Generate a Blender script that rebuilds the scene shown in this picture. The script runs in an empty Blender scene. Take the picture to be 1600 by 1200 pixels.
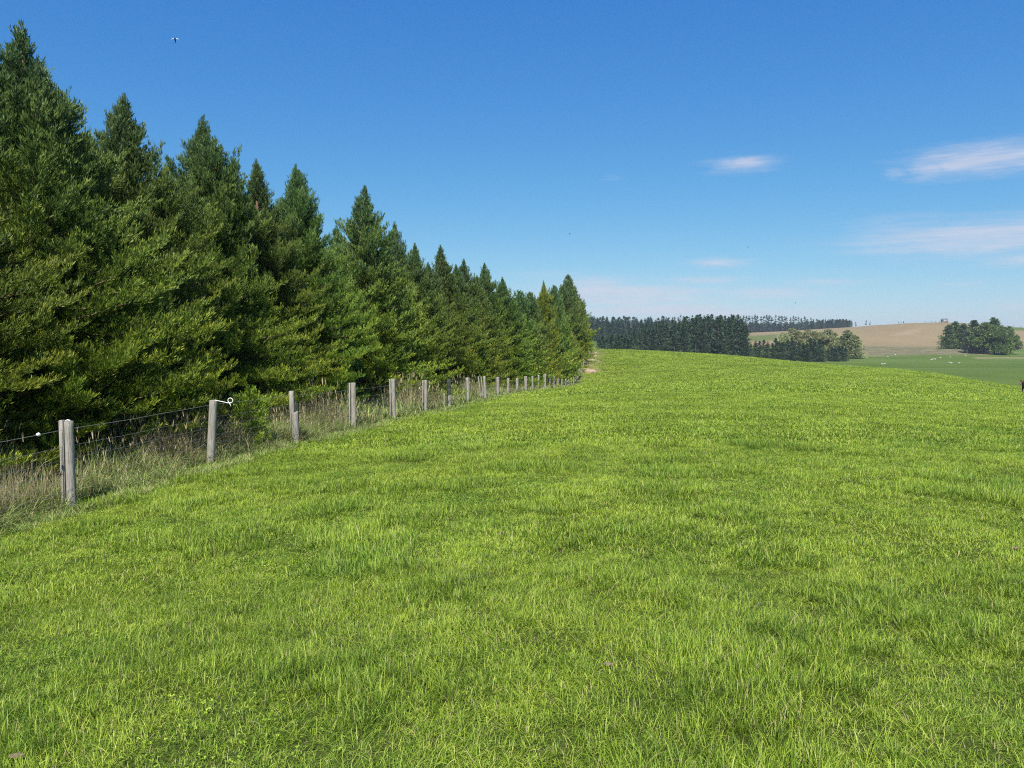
import bpy, math, random
import numpy as np
from mathutils import Vector, Matrix, Euler
R = math.radians
PI = math.pi
rng = np.random.default_rng(7)
random.seed(7)
sc = bpy.context.scene
COL = sc.collection
EYE = 1.65
F = 1209.0            # focal length in pixels of the 1600 px wide photograph
PITCH = math.atan(70.0 / F)

# ------------------------------------------------------------------ noise
def _hash(ix, iy, seed):
    h = (ix.astype(np.int64) * 374761393 + iy.astype(np.int64) * 668265263 + seed * 1274126177) & 0x7fffffff
    h = ((h ^ (h >> 13)) * 1274126177) & 0x7fffffff
    return ((h ^ (h >> 16)) & 0xffff) / 65535.0
def vnoise(x, y, seed=0):
    x = np.asarray(x, float); y = np.asarray(y, float)
    ix = np.floor(x); iy = np.floor(y)
    fx = x - ix; fy = y - iy
    fx = fx * fx * (3 - 2 * fx); fy = fy * fy * (3 - 2 * fy)
    ix = ix.astype(np.int64); iy = iy.astype(np.int64)
    a = _hash(ix, iy, seed); b = _hash(ix + 1, iy, seed)
    c = _hash(ix, iy + 1, seed); d = _hash(ix + 1, iy + 1, seed)
    return (a * (1 - fx) + b * fx) * (1 - fy) + (c * (1 - fx) + d * fx) * fy
def fbm(x, y, seed=0, o=3):
    s = 0; a = .5; t = 0
    for i in range(o):
        s = s + a * vnoise(x * 2 ** i, y * 2 ** i, seed + i); t += a; a *= .5
    return s / t

# ------------------------------------------------------------------ terrain
PXS = np.array([-1600, -400, 0, 400, 800, 930, 1000, 1150, 1300, 1450, 1600, 2000, 2800], float)
TAB = [
 (0,    [1.65]*13),
 (3,    [2.4, 1.80, 1.74, 1.68, 1.65, 1.65, 1.65, 1.65, 1.65, 1.66, 1.67, 1.70, 1.8]),
 (6,    [3.0, 2.25, 2.05, 1.90, 1.76, 1.75, 1.75, 1.75, 1.75, 1.76, 1.78, 1.85, 2.0]),
 (10,   [3.4, 2.70, 2.37, 2.10, 1.92, 1.90, 1.88, 1.88, 1.90, 1.92, 1.95, 2.10, 2.5]),
 (15,   [3.8, 2.90, 2.60, 2.31, 2.10, 2.05, 2.03, 2.03, 2.05, 2.10, 2.15, 2.40, 3.0]),
 (22,   [4.0, 3.20, 2.90, 2.62, 2.32, 2.25, 2.22, 2.22, 2.25, 2.35, 2.45, 2.90, 4.0]),
 (35,   [5.0, 3.80, 3.50, 3.30, 2.85, 2.72, 2.65, 2.60, 2.70, 2.90, 3.10, 3.90, 6.0]),
 (60,   [6.0, 5.00, 4.80, 4.50, 4.00, 3.80, 3.60, 3.45, 3.60, 3.95, 4.35, 6.20, 9.0]),
 (80,   [7.0, 6.00, 5.80, 5.60, 5.20, 4.85, 4.45, 3.90, 4.05, 4.50, 5.45, 8.50, 12.]),
 (100,  [7.5, 7.00, 6.80, 6.50, 6.20, 5.50, 4.70, 3.90, 4.20, 4.70, 6.30, 12.0, 16.]),
 (125,  [7.0, 6.50, 6.30, 6.00, 5.00, 3.20, 3.30, 3.35, 4.25, 5.30, 8.60, 14.0, 18.]),
 (150,  [6.5, 6.00, 5.80, 5.00, 3.20, 1.90, 2.20, 3.25, 5.20, 7.20, 10.5, 15.0, 18.]),
 (180,  [8.0, 7.50, 7.30, 6.00, 4.50, 3.40, 3.60, 4.80, 7.50, 10.5, 12.0, 15.0, 18.]),
 (230,  [10., 10.0, 10.0, 10.0, 10.0, 10.0, 10.0, 10.5, 12.0, 13.0, 13.0, 14.0, 16.]),
 (300,  [11., 11.0, 11.0, 11.0, 11.0, 11.0, 11.0, 11.0, 12.2, 12.5, 12.4, 13.0, 14.]),
 (400,  [9.0, 8.50, 8.50, 8.50, 8.50, 8.50, 8.00, 8.50, 9.80, 9.60, 10.0, 10.0, 11.]),
 (500,  [5.0, 5.00, 5.00, 5.00, 5.00, 5.00, 5.00, 6.00, 6.60, 6.50, 7.50, 8.00, 9.0]),
 (560,  [3.0, 3.00, 3.00, 3.00, 3.00, 3.00, 3.00, 4.00, 4.60, 4.60, 5.50, 6.00, 7.0]),
 (650,  [0.0, 0.00, 0.00, 0.00, 0.00, 0.00, 0.50, 2.00, -1.0, -3.5, -2.0, 0.00, 0.0]),
 (800,  [-5., -5.0, -5.0, -5.0, -6.0, -6.0, -4.0, -1.0, -9.5, -16.5, -11.5, -9., -8.]),
 (1000, [-12, -12., -12., -12., -12., -12., -12., -9.0, -12.0, -17.0, -13., -10., -9.]),
 (1400, [-15, -15., -15., -15., -15., -15., -14., -11., -13., -15., -12., -10., -9.]),
 (4000, [-15]*13),
]
def pchip(xs, V, q):
    """monotone cubic along axis 0; V (n, m) -> (len(q), m)"""
    h = np.diff(xs)[:, None]; dl = np.diff(V, axis=0) / h
    m = np.zeros_like(V)
    p = dl[:-1] * dl[1:]
    w1 = 2 * h[1:] + h[:-1]; w2 = h[1:] + 2 * h[:-1]
    with np.errstate(divide='ignore', invalid='ignore'):
        hm = (w1 + w2) / (w1 / dl[:-1] + w2 / dl[1:])
    m[1:-1] = np.where(p > 0, hm, 0); m[0] = dl[0]; m[-1] = dl[-1]
    k = np.clip(np.searchsorted(xs, q, side='right') - 1, 0, len(xs) - 2)
    t = ((q - xs[k]) / (xs[k + 1] - xs[k]))[:, None]; hh = h[k]
    return ((2*t**3 - 3*t**2 + 1) * V[k] + (t**3 - 2*t**2 + t) * hh * m[k]
            + (-2*t**3 + 3*t**2) * V[k+1] + (t**3 - t**2) * hh * m[k+1])
_ys = np.log(np.array([r[0] for r in TAB], float) + 2.0)
_V = np.array([r[1] for r in TAB], float)
NY, NX = 900, 900
_yq = np.linspace(_ys[0], _ys[-1], NY)
_g = pchip(_ys, _V, _yq)
_xq = np.linspace(PXS[0], PXS[-1], NX)
GRID = pchip(PXS, _g.T.copy(), _xq).T          # (NY, NX)
for _ in range(4):                              # soften the creases
    GRID[1:-1] = (GRID[:-2] + 2 * GRID[1:-1] + GRID[2:]) / 4
for _ in range(60):
    GRID[:, 1:-1] = (GRID[:, :-2] + 2 * GRID[:, 1:-1] + GRID[:, 2:]) / 4
def ground_z(X, Y, fine=True):
    X = np.asarray(X, float); Y = np.asarray(Y, float)
    Yc = np.clip(Y, 0.0, 3990.0)
    Yp = np.maximum(Y, 3.0)
    px = np.clip(800 + F * X / Yp, PXS[0] + 1, PXS[-1] - 1)
    gy = (np.log(Yc + 2.0) - _yq[0]) / (_yq[1] - _yq[0]); gx = (px - _xq[0]) / (_xq[1] - _xq[0])
    gy = np.clip(gy, 0, NY - 1.001); gx = np.clip(gx, 0, NX - 1.001)
    iy = gy.astype(int); ix = gx.astype(int); fy = gy - iy; fx = gx - ix
    d = ((GRID[iy, ix] * (1 - fx) + GRID[iy, ix + 1] * fx) * (1 - fy)
         + (GRID[iy + 1, ix] * (1 - fx) + GRID[iy + 1, ix + 1] * fx) * fy)
    z = EYE - d
    if fine:
        r = np.hypot(X, Y)
        k = np.clip(1 - r / 220, 0, 1)
        z = z + k * (0.06 * (fbm(X / 5.0, Y / 5.0, 3, 2) - .5) + 0.022 * (vnoise(X / .9, Y / .9, 11) - .5) * np.clip(1.3 - r / 28, 0, 1))
        z = z + np.clip((r - 250) / 500, 0, 1) * 5.0 * (fbm(X / 90.0, Y / 90.0, 5, 3) - .5)
    return z
def gz(x, y): return float(ground_z(np.array([x]), np.array([y]))[0])
def gnormal(X, Y, e=.25):
    dx = (ground_z(X + e, Y) - ground_z(X - e, Y)) / (2 * e)
    dy = (ground_z(X, Y + e) - ground_z(X, Y - e)) / (2 * e)
    return dx, dy
def ray(px, py):
    u = (px - 800) / F; v = (py - 600) / F
    return u, math.cos(PITCH) - v * math.sin(PITCH), -math.sin(PITCH) - v * math.cos(PITCH)
def at(px, py, Y):
    """the place at distance Y that shows at this spot of the photograph"""
    a, b, c = ray(px, py); k = Y / b
    return Vector((a * k, Y, EYE + c * k))
def land(px, py, y0=3, y1=1500):
    """where the ground is met looking through px, py, beyond y0"""
    Ys = np.geomspace(y0, y1, 3000); a, b, c = ray(px, py)
    X = a * Ys / b; Z = EYE + c * Ys / b
    under = Z <= ground_z(X, Ys)
    i = int(np.argmax(under)) if under.any() else len(Ys) - 1
    return float(X[i]), float(Ys[i])
def xat(px, Y): return (px - 800) / F * Y / 1.0 * (1.0)

# ------------------------------------------------------------------ object helpers
def tag(o, label=None, cat=None, group=None, kind=None):
    if label: o['label'] = label
    if cat: o['category'] = cat
    if group: o['group'] = group
    if kind: o['kind'] = kind
    return o
def link(name, me, mat=None, parent=None):
    o = bpy.data.objects.new(name, me); COL.objects.link(o)
    if mat is not None:
        me.materials.clear(); me.materials.append(mat)
    if parent is not None: o.parent = parent
    return o
def empty(name, loc, rz=0.0):
    o = bpy.data.objects.new(name, None); COL.objects.link(o)
    o.location = loc; o.rotation_euler = (0, 0, rz); o.empty_display_size = .2
    return o
def np_mesh(name, verts, faces, attr=None, smooth=False, uniform=None):
    """faces: list of arrays (n,3) / (n,4)"""
    me = bpy.data.meshes.new(name)
    verts = np.asarray(verts, np.float32)
    me.vertices.add(len(verts)); me.vertices.foreach_set('co', verts.ravel())
    loops = np.concatenate([f.ravel() for f in faces]).astype(np.int32)
    tot = np.concatenate([np.full(len(f), f.shape[1]) for f in faces]).astype(np.int32)
    st = np.concatenate([[0], np.cumsum(tot)[:-1]]).astype(np.int32)
    me.loops.add(len(loops)); me.loops.foreach_set('vertex_index', loops)
    me.polygons.add(len(tot)); me.polygons.foreach_set('loop_start', st)
    me.polygons.foreach_set('loop_total', tot)
    if smooth: me.polygons.foreach_set('use_smooth', np.ones(len(tot), bool))
    if attr is not None:
        a = me.color_attributes.new('Col', 'FLOAT_COLOR', 'POINT')
        a.data.foreach_set('color', np.asarray(attr, np.float32).ravel())
    me.update(calc_edges=True); me.validate(verbose=False)
    return me
class MB:
    def __init__(s): s.v = []; s.q = []; s.t = []; s.n = 0
    def add(s, v, q=None, t=None):
        v = np.asarray(v, float)
        s.v.append(v)
        if q is not None and len(q): s.q.append(np.asarray(q, int) + s.n)
        if t is not None and len(t): s.t.append(np.asarray(t, int) + s.n)
        s.n += len(v)
    def tube(s, pts, rad, n=6, cap=True, jit=0.0, seed=0):
        pts = [Vector(p) for p in pts]; m = len(pts)
        if not hasattr(rad, '__len__'): rad = [rad] * m
        vs = []; ref = None
        rr = random.Random(seed)
        for i, p in enumerate(pts):
            t = (pts[min(i + 1, m - 1)] - pts[max(i - 1, 0)]).normalized()
            if ref is None: ref = Vector((1, 0, 0)) if abs(t.x) < .8 else Vector((0, 1, 0))
            a = (ref - t * ref.dot(t)).normalized(); b = t.cross(a); ref = a
            for k in range(n):
                w = 2 * PI * k / n; r = rad[i] * (1 + jit * (rr.random() - .5))
                vs.append(p + (a * math.cos(w) + b * math.sin(w)) * r)
        q = [(i*n + k, i*n + (k+1) % n, (i+1)*n + (k+1) % n, (i+1)*n + k) for i in range(m-1) for k in range(n)]
        t = []
        if cap:
            vs.append(pts[0]); vs.append(pts[-1]); c0 = m*n; c1 = c0+1
            t += [(c0, (k+1) % n, k) for k in range(n)]
            t += [(c1, (m-1)*n + k, (m-1)*n + (k+1) % n) for k in range(n)]
        s.add([tuple(v) for v in vs], q, t)
    def box(s, c, d, rot=None):
        c = Vector(c); vs = []
        for z in (-1, 1):
            for (x, y) in ((-1, -1), (1, -1), (1, 1), (-1, 1)):
                v = Vector((x*d[0]/2, y*d[1]/2, z*d[2]/2))
                if rot is not None: v = rot @ v
                vs.append(tuple(c + v))
        s.add(vs, [(3,2,1,0), (4,5,6,7), (0,1,5,4), (1,2,6,5), (2,3,7,6), (3,0,4,7)])
    def mesh(s, name, smooth=False):
        fs = []
        if s.q: fs.append(np.concatenate(s.q))
        if s.t: fs.append(np.concatenate(s.t))
        return np_mesh(name, np.concatenate(s.v), fs, smooth=smooth)

# ------------------------------------------------------------------ material helpers
class NT:
    def __init__(s, tree): s.t = tree
    def n(s, typ, **k):
        nd = s.t.nodes.new(typ)
        for a, b in k.items():
            if a == 'inp':
                for i, v in b.items(): nd.inputs[i].default_value = v
            else: setattr(nd, a, b)
        return nd
    def l(s, a, b): s.t.links.new(a, b)
    def math(s, op, a, b=None, c=None, clamp=False):
        nd = s.n('ShaderNodeMath', operation=op, use_clamp=clamp)
        for i, v in enumerate((a, b, c)):
            if v is None: continue
            if isinstance(v, (int, float)): nd.inputs[i].default_value = v
            else: s.l(v, nd.inputs[i])
        return nd.outputs[0]
    def mix(s, f, a, b, blend='MIX'):
        nd = s.n('ShaderNodeMix', data_type='RGBA', blend_type=blend)
        for i, v in ((0, f), (6, a), (7, b)):
            if isinstance(v, (int, float)): nd.inputs[i].default_value = v
            elif isinstance(v, tuple): nd.inputs[i].default_value = v if len(v) == 4 else (*v, 1)
            else: s.l(v, nd.inputs[i])
        return nd.outputs[2]
    def ramp(s, f, pts, interp='LINEAR'):
        nd = s.n('ShaderNodeValToRGB'); cr = nd.color_ramp; cr.interpolation = interp
        while len(cr.elements) < len(pts): cr.elements.new(.5)
        for e, (p, c) in zip(cr.elements, pts):
            e.position = p; e.color = (*c, 1) if not isinstance(c, float) else (c, c, c, 1)
        s.l(f, nd.inputs[0]); return nd.outputs[0]
    def noise(s, vec, scale, detail=3, rough=.55, out=0):
        nd = s.n('ShaderNodeTexNoise', inp={'Scale': scale, 'Detail': detail, 'Roughness': rough})
        if vec is not None: s.l(vec, nd.inputs['Vector'])
        return nd.outputs[out]
def new_mat(name):
    m = bpy.data.materials.new(name); m.use_nodes = True
    t = m.node_tree; t.nodes.clear(); N = NT(t)
    out = N.n('ShaderNodeOutputMaterial'); return m, N, out
def leaf_shader(N, out, col, rough=.5, spec=.3, trans=.3, tcol=None):
    p = N.n('ShaderNodeBsdfPrincipled', inp={'Roughness': rough, 'Specular IOR Level': spec})
    N.l(col, p.inputs['Base Color'])
    tr = N.n('ShaderNodeBsdfTranslucent'); N.l(tcol if tcol is not None else col, tr.inputs['Color'])
    mx = N.n('ShaderNodeMixShader', inp={0: trans}); N.l(p.outputs[0], mx.inputs[1]); N.l(tr.outputs[0], mx.inputs[2])
    N.l(mx.outputs[0], out.inputs[0])
def attr_rgb(N):
    a = N.n('ShaderNodeAttribute', attribute_name='Col')
    s = N.n('ShaderNodeSeparateColor'); N.l(a.outputs['Color'], s.inputs[0])
    return s.outputs[0], s.outputs[1], s.outputs[2], a.outputs['Alpha']
def simple_mat(name, col, rough=.7, spec=.3, var=.25, scale=8.0):
    m, N, out = new_mat(name)
    tc = N.n('ShaderNodeTexCoord')
    nz = N.noise(tc.outputs['Object'], scale, 4)
    c = N.mix(nz, tuple(x * (1 - var) for x in col), tuple(min(1, x * (1 + var)) for x in col))
    p = N.n('ShaderNodeBsdfPrincipled', inp={'Roughness': rough, 'Specular IOR Level': spec})
    N.l(c, p.inputs['Base Color']); N.l(p.outputs[0], out.inputs[0]); return m

# grass -------------------------------------------------------------
def grass_tint(N):
    """large patches of the sward, in world space: (yellow patches, dark patches)"""
    g = N.n('ShaderNodeNewGeometry').outputs['Position']
    a = N.noise(g, .35, 3, .6); b = N.noise(g, 1.1, 3, .6); c = N.noise(g, .09, 2, .5)
    d = N.noise(g, 3.2, 2, .6)
    s = N.math('ADD', N.math('MULTIPLY', a, .28), N.math('MULTIPLY', b, .32))
    s = N.math('ADD', s, N.math('MULTIPLY', c, .15)); s = N.math('ADD', s, N.math('MULTIPLY', d, .25))
    return s, g
def make_grass_mat():
    m, N, out = new_mat('pasture_grass')
    r, t, k, al = attr_rgb(N)          # r per-blade random, t along the blade, k kind
    s, g = grass_tint(N)
    lush = N.ramp(r, [(0, (.045, .115, .010)), (.30, (.225, .375, .026)), (.70, (.52, .66, .060)), (.955, (.80, .86, .22)), (.975, (.60, .50, .25)), (1, (.64, .52, .30))])
    cool = N.ramp(r, [(0, (.03, .09, .010)), (.5, (.14, .30, .030)), (.9, (.36, .52, .065)), (1, (.46, .46, .16))])
    f = N.ramp(s, [(.43, 1.0), (.53, 0.0)])
    f2 = N.math('ADD', N.math('MULTIPLY', f, .5), N.math('MULTIPLY', k, .6), clamp=True)
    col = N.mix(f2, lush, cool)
    base = N.mix(N.math('MULTIPLY', t, 1.0, clamp=True), N.mix(.7, col, (.035, .045, .012)), col)  # roots coloured darker to imitate the shade down between the blades
    leaf_shader(N, out, base, .5, .16, .38)
    return m
def make_rough_mat():
    m, N, out = new_mat('rough_grass')
    r, t, k, al = attr_rgb(N)
    g = N.n('ShaderNodeNewGeometry').outputs['Position']
    n = N.noise(g, .8, 3)
    green = N.ramp(r, [(0, (.10, .165, .035)), (.5, (.225, .315, .07)), (1, (.43, .47, .18))])
    straw = N.ramp(r, [(0, (.19, .16, .08)), (.5, (.30, .25, .14)), (1, (.42, .35, .22))])
    f = N.math('ADD', N.math('MULTIPLY', N.ramp(n, [(.5, 0.0), (.75, 1.0)]), .35), k, clamp=True)
    leaf_shader(N, out, N.mix(f, green, straw), .6, .2, .3)
    return m
def make_conifer_mat(name, dark, mid, tip, cool, coolamt=.6, trans=.34):
    m, N, out = new_mat(name)
    b, r, t, h = attr_rgb(N)           # branch random, leaf random, tipness, height
    oi = N.n('ShaderNodeObjectInfo').outputs['Random']
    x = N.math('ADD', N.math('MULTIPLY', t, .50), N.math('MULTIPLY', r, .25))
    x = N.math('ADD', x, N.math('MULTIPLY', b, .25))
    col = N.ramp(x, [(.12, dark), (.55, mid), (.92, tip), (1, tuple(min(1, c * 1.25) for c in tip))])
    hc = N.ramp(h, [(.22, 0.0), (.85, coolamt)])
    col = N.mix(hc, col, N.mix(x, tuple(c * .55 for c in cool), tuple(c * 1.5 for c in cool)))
    hs = N.n('ShaderNodeHueSaturation'); N.l(col, hs.inputs['Color'])
    N.l(N.math('ADD', N.math('MULTIPLY', oi, .03), .485), hs.inputs['Hue'])
    N.l(N.math('ADD', N.math('MULTIPLY', oi, .35), .85), hs.inputs['Value'])
    leaf_shader(N, out, hs.outputs[0], .5, .25, trans)
    return m
def make_bark(name, c0, c1):
    m, N, out = new_mat(name)
    tc = N.n('ShaderNodeTexCoord'); mp = N.n('ShaderNodeMapping', inp={'Scale': (9, 9, 1.2)})
    N.l(tc.outputs['Object'], mp.inputs[0])
    nz = N.noise(mp.outputs[0], 3.0, 6, .7)
    col = N.ramp(nz, [(.3, c0), (.7, c1)])
    p = N.n('ShaderNodeBsdfPrincipled', inp={'Roughness': .9, 'Specular IOR Level': .1})
    bp = N.n('ShaderNodeBump', inp={'Strength': .8, 'Distance': .03}); N.l(nz, bp.inputs['Height']); N.l(bp.outputs[0], p.inputs['Normal'])
    N.l(col, p.inputs['Base Color']); N.l(p.outputs[0], out.inputs[0]); return m
def make_ground_mat():
    m, N, out = new_mat('pasture_ground')
    a = N.n('ShaderNodeAttribute', attribute_name='Col'); sp = N.n('ShaderNodeSeparateColor'); N.l(a.outputs['Color'], sp.inputs[0])
    far, brown, strip, track = sp.outputs[0], sp.outputs[1], sp.outputs[2], a.outputs['Alpha']
    s, g = grass_tint(N)
    n1 = N.noise(g, 6.0, 5, .7); n2 = N.noise(g, 38.0, 4, .7)
    near = N.mix(n1, (.030, .045, .010), (.075, .10, .018))  # coloured dark so that gaps in the sward read as shadow
    near = N.mix(N.ramp(n2, [(.5, 0.0), (.8, .5)]), near, (.10, .09, .045))
    nf = N.noise(g, .02, 4, .6); nf2 = N.noise(g, .35, 5, .7)
    mp = N.n('ShaderNodeMapping', inp={'Scale': (.006, .05, .05)}); N.l(g, mp.inputs[0]); nf3 = N.noise(mp.outputs[0], 1.0, 4, .6)
    green = N.mix(N.ramp(nf, [(.35, 0.0), (.65, 1.0)]), (.070, .105, .017), (.095, .135, .025))
    green = N.mix(N.math('MULTIPLY', nf2, .5), green, (.055, .095, .018))
    green = N.mix(N.ramp(nf3, [(.52, 0.0), (.68, .45)]), green, (.18, .21, .09))
    br = N.mix(N.noise(g, .012, 5, .65), (.165, .122, .060), (.25, .195, .112))
    br = N.mix(N.ramp(N.noise(g, .045, 6, .7), [(.5, 0.0), (.7, .5)]), br, (.23, .19, .10))
    st = N.mix(N.ramp(N.noise(g, .16, 5, .75), [(.4, 0.0), (.6, 1.0)]), (.085, .090, .042), (.20, .165, .095))
    col = N.mix(far, near, green); col = N.mix(brown, col, br); col = N.mix(strip, col, st)
    tr = N.mix(N.noise(g, 1.5, 5, .7), (.22, .16, .095), (.36, .28, .19))
    col = N.mix(track, col, tr)
    p = N.n('ShaderNodeBsdfPrincipled', inp={'Roughness': .95, 'Specular IOR Level': .05}); N.l(col, p.inputs['Base Color'])
    bp = N.n('ShaderNodeBump', inp={'Strength': .6, 'Distance': .05}); N.l(n2, bp.inputs['Height']); N.l(bp.outputs[0], p.inputs['Normal'])
    N.l(p.outputs[0], out.inputs[0]); return m
def make_wood(name, c0, c1, c2):
    m, N, out = new_mat(name)
    tc = N.n('ShaderNodeTexCoord'); oi = N.n('ShaderNodeObjectInfo')
    ad = N.n('ShaderNodeVectorMath', operation='ADD'); N.l(tc.outputs['Object'], ad.inputs[0])
    cx = N.n('ShaderNodeCombineXYZ'); N.l(N.math('MULTIPLY', oi.outputs['Random'], 40.0), cx.inputs[0]); N.l(cx.outputs[0], ad.inputs[1])
    mp = N.n('ShaderNodeMapping', inp={'Scale': (22, 22, 1.3)}); N.l(ad.outputs[0], mp.inputs[0])
    g1 = N.noise(mp.outputs[0], 2.2, 6, .7); g2 = N.noise(ad.outputs[0], 6.0, 4, .6)
    col = N.ramp(g1, [(.33, c0), (.47, c1), (.72, c2)])
    col = N.mix(N.ramp(g2, [(.5, 0.0), (.72, .55)]), col, (.17, .18, .11))
    p = N.n('ShaderNodeBsdfPrincipled', inp={'Roughness': .85, 'Specular IOR Level': .2}); N.l(col, p.inputs['Base Color'])
    bp = N.n('ShaderNodeBump', inp={'Strength': 1.0, 'Distance': .02}); N.l(g1, bp.inputs['Height']); N.l(bp.outputs[0], p.inputs['Normal'])
    N.l(p.outputs[0], out.inputs[0]); return m

M = {}
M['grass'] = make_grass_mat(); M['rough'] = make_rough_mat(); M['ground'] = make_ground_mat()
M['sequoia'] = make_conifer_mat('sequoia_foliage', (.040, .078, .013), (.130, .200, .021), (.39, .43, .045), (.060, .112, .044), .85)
M['sequoia_gold'] = make_conifer_mat('golden_foliage', (.09, .12, .012), (.17, .25, .024), (.38, .42, .045), (.24, .26, .05), .0)
M['pine'] = make_conifer_mat('pine_foliage', (.014, .034, .018), (.030, .058, .026), (.062, .10, .04), (.036, .062, .034), .3, .12)
M['fir'] = make_conifer_mat('shelter_foliage', (.034, .070, .018), (.075, .130, .032), (.15, .22, .052), (.06, .10, .04), .3, .25)
M['olive'] = make_conifer_mat('olive_foliage', (.13, .15, .06), (.24, .26, .11), (.34, .36, .16), (.25, .27, .13), .3, .3)
M['broad'] = make_conifer_mat('broadleaf_foliage', (.05, .10, .024), (.115, .19, .045), (.19, .28, .07), (.09, .15, .055), .3, .3)
M['bark'] = make_bark('reddish_bark', (.09, .055, .035), (.26, .17, .12))
M['bark_grey'] = make_bark('grey_bark', (.07, .06, .05), (.2, .17, .14))
M['wood'] = make_wood('weathered_wood', (.09, .078, .065), (.255, .238, .21), (.39, .365, .325))
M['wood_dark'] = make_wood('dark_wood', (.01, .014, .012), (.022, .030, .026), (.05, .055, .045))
M['wire'] = simple_mat('galvanised_wire', (.20, .20, .19), .5, .5)
M['white'] = simple_mat('white_plastic', (.82, .82, .80), .35, .5, .04)

# ------------------------------------------------------------------ fence line
FA, FK = 7.8, .16
def fence_x(Y): return -FA + FK * Y
def strip_edge(X, Y):     # distance to the left of the fence line (m), positive behind it
    return (fence_x(Y) - X)

# ------------------------------------------------------------------ ground sheet
def build_ground():
    th_f = np.radians(np.arange(-48, 48.01, .16))
    th_b = np.radians(np.arange(51, 310, 3.0))
    th = np.concatenate([th_f, th_b]); nt = len(th)
    rr = np.geomspace(.35, 1900, 420); nr = len(rr)
    T, RR = np.meshgrid(th, rr)
    X = RR * np.sin(T); Y = RR * np.cos(T)
    Z = ground_z(X, Y)
    Z = np.where(RR > 1500, Z - (RR - 1500) * .02, Z)
    V = np.stack([X, Y, Z], -1).reshape(-1, 3)
    V = np.concatenate([V, [[0, 0, gz(0, 0)]]])
    i, j = np.meshgrid(np.arange(nr - 1), np.arange(nt), indexing='ij'); j2 = (j + 1) % nt
    q = np.stack([i*nt + j, i*nt + j2, (i+1)*nt + j2, (i+1)*nt + j], -1).reshape(-1, 4)
    q = q[:, ::-1]
    c = len(V) - 1; jj = np.arange(nt); t = np.stack([np.full(nt, c), (jj + 1) % nt, jj], -1)
    x, y = V[:, 0], V[:, 1]; px = 800 + F * x / np.maximum(y, 1)
    def sm(a, b, v): k = np.clip((v - a) / (b - a), 0, 1); return k * k * (3 - 2 * k)
    far = sm(150, 175, y)
    wob = 30 * (fbm(x / 60, y / 60, 21) - .5)
    edge1 = 428 + np.clip((px - 1350) * .10, -10, 22)
    yy = y + wob * .5
    strip = sm(edge1 - 4, edge1 + 4, yy) * (1 - sm(540, 560, yy)) * sm(1280, 1330, px) * (1 - sm(1545, 1560, px))
    brown = sm(535, 560, yy) * sm(1135, 1165, px)
    gpatch = sm(1150, 1165, px) * (1 - sm(1200, 1235, px)) * sm(620, 660, yy) * (1 - sm(800, 860, yy))
    brown = brown * (1 - .85 * gpatch)
    up = sm(1550, 1585, px) * sm(690, 720, yy)
    brown = brown * (1 - up)
    rut = np.exp(-((y - 640 - (px - 1380) * .9) / 14.0) ** 2) * sm(1385, 1400, px) * (1 - sm(1425, 1450, px))
    track = np.maximum(np.exp(-((yy - (405 + 0*px)) / 4.5) ** 2) * sm(1515, 1530, px), rut * .5)
    # bare clay where stock walk along the fence on the rise
    e = x - fence_x(y)
    clay = np.exp(-((e - 1.9) / 1.3) ** 2) * sm(108, 114, y) * (1 - sm(140, 150, y)) * sm(.40, .55, fbm(x / 1.6, y / 3.5, 9))
    track = np.maximum(track, clay)
    A = np.stack([far, brown, strip, track], -1)
    me = np_mesh('ground', V, [q, t], attr=A, smooth=True)
    tag(link('ground', me, M['ground']), kind='structure')
build_ground()

# ------------------------------------------------------------------ instancing of stuff
PROTO = bpy.data.collections.new('prototypes')    # never linked to the scene
def gn_scatter(name, pts, rots, scl, idx, coll, label, cat):
    me = bpy.data.meshes.new(name); n = len(pts)
    me.vertices.add(n); me.vertices.foreach_set('co', np.asarray(pts, np.float32).ravel())
    a = me.attributes.new('rot', 'FLOAT_VECTOR', 'POINT'); a.data.foreach_set('vector', np.asarray(rots, np.float32).ravel())
    a = me.attributes.new('scl', 'FLOAT_VECTOR', 'POINT'); a.data.foreach_set('vector', np.asarray(scl, np.float32).ravel())
    a = me.attributes.new('idx', 'INT', 'POINT'); a.data.foreach_set('value', np.asarray(idx, np.int32))
    me.update()
    o = bpy.data.objects.new(name, me); COL.objects.link(o)
    ng = bpy.data.node_groups.new(name + '_nodes', 'GeometryNodeTree')
    ng.interface.new_socket('Geometry', in_out='INPUT', socket_type='NodeSocketGeometry')
    ng.interface.new_socket('Geometry', in_out='OUTPUT', socket_type='NodeSocketGeometry')
    N = NT(ng)
    gi = N.n('NodeGroupInput'); go = N.n('NodeGroupOutput')
    ci = N.n('GeometryNodeCollectionInfo'); ci.inputs['Collection'].default_value = coll
    ci.inputs['Separate Children'].default_value = True; ci.inputs['Reset Children'].default_value = True
    ip = N.n('GeometryNodeInstanceOnPoints'); ip.inputs['Pick Instance'].default_value = True
    def na(nm, dt):
        x = N.n('GeometryNodeInputNamedAttribute', data_type=dt); x.inputs['Name'].default_value = nm; return x.outputs[0]
    er = N.n('FunctionNodeEulerToRotation'); N.l(na('rot', 'FLOAT_VECTOR'), er.inputs[0])
    N.l(gi.outputs[0], ip.inputs['Points']); N.l(ci.outputs[0], ip.inputs['Instance'])
    N.l(na('idx', 'INT'), ip.inputs['Instance Index']); N.l(er.outputs[0], ip.inputs['Rotation'])
    N.l(na('scl', 'FLOAT_VECTOR'), ip.inputs['Scale']); N.l(ip.outputs[0], go.inputs[0])
    md = o.modifiers.new('scatter', 'NODES'); md.node_group = ng
    tag(o, label, cat, kind='stuff')
    return o
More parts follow.
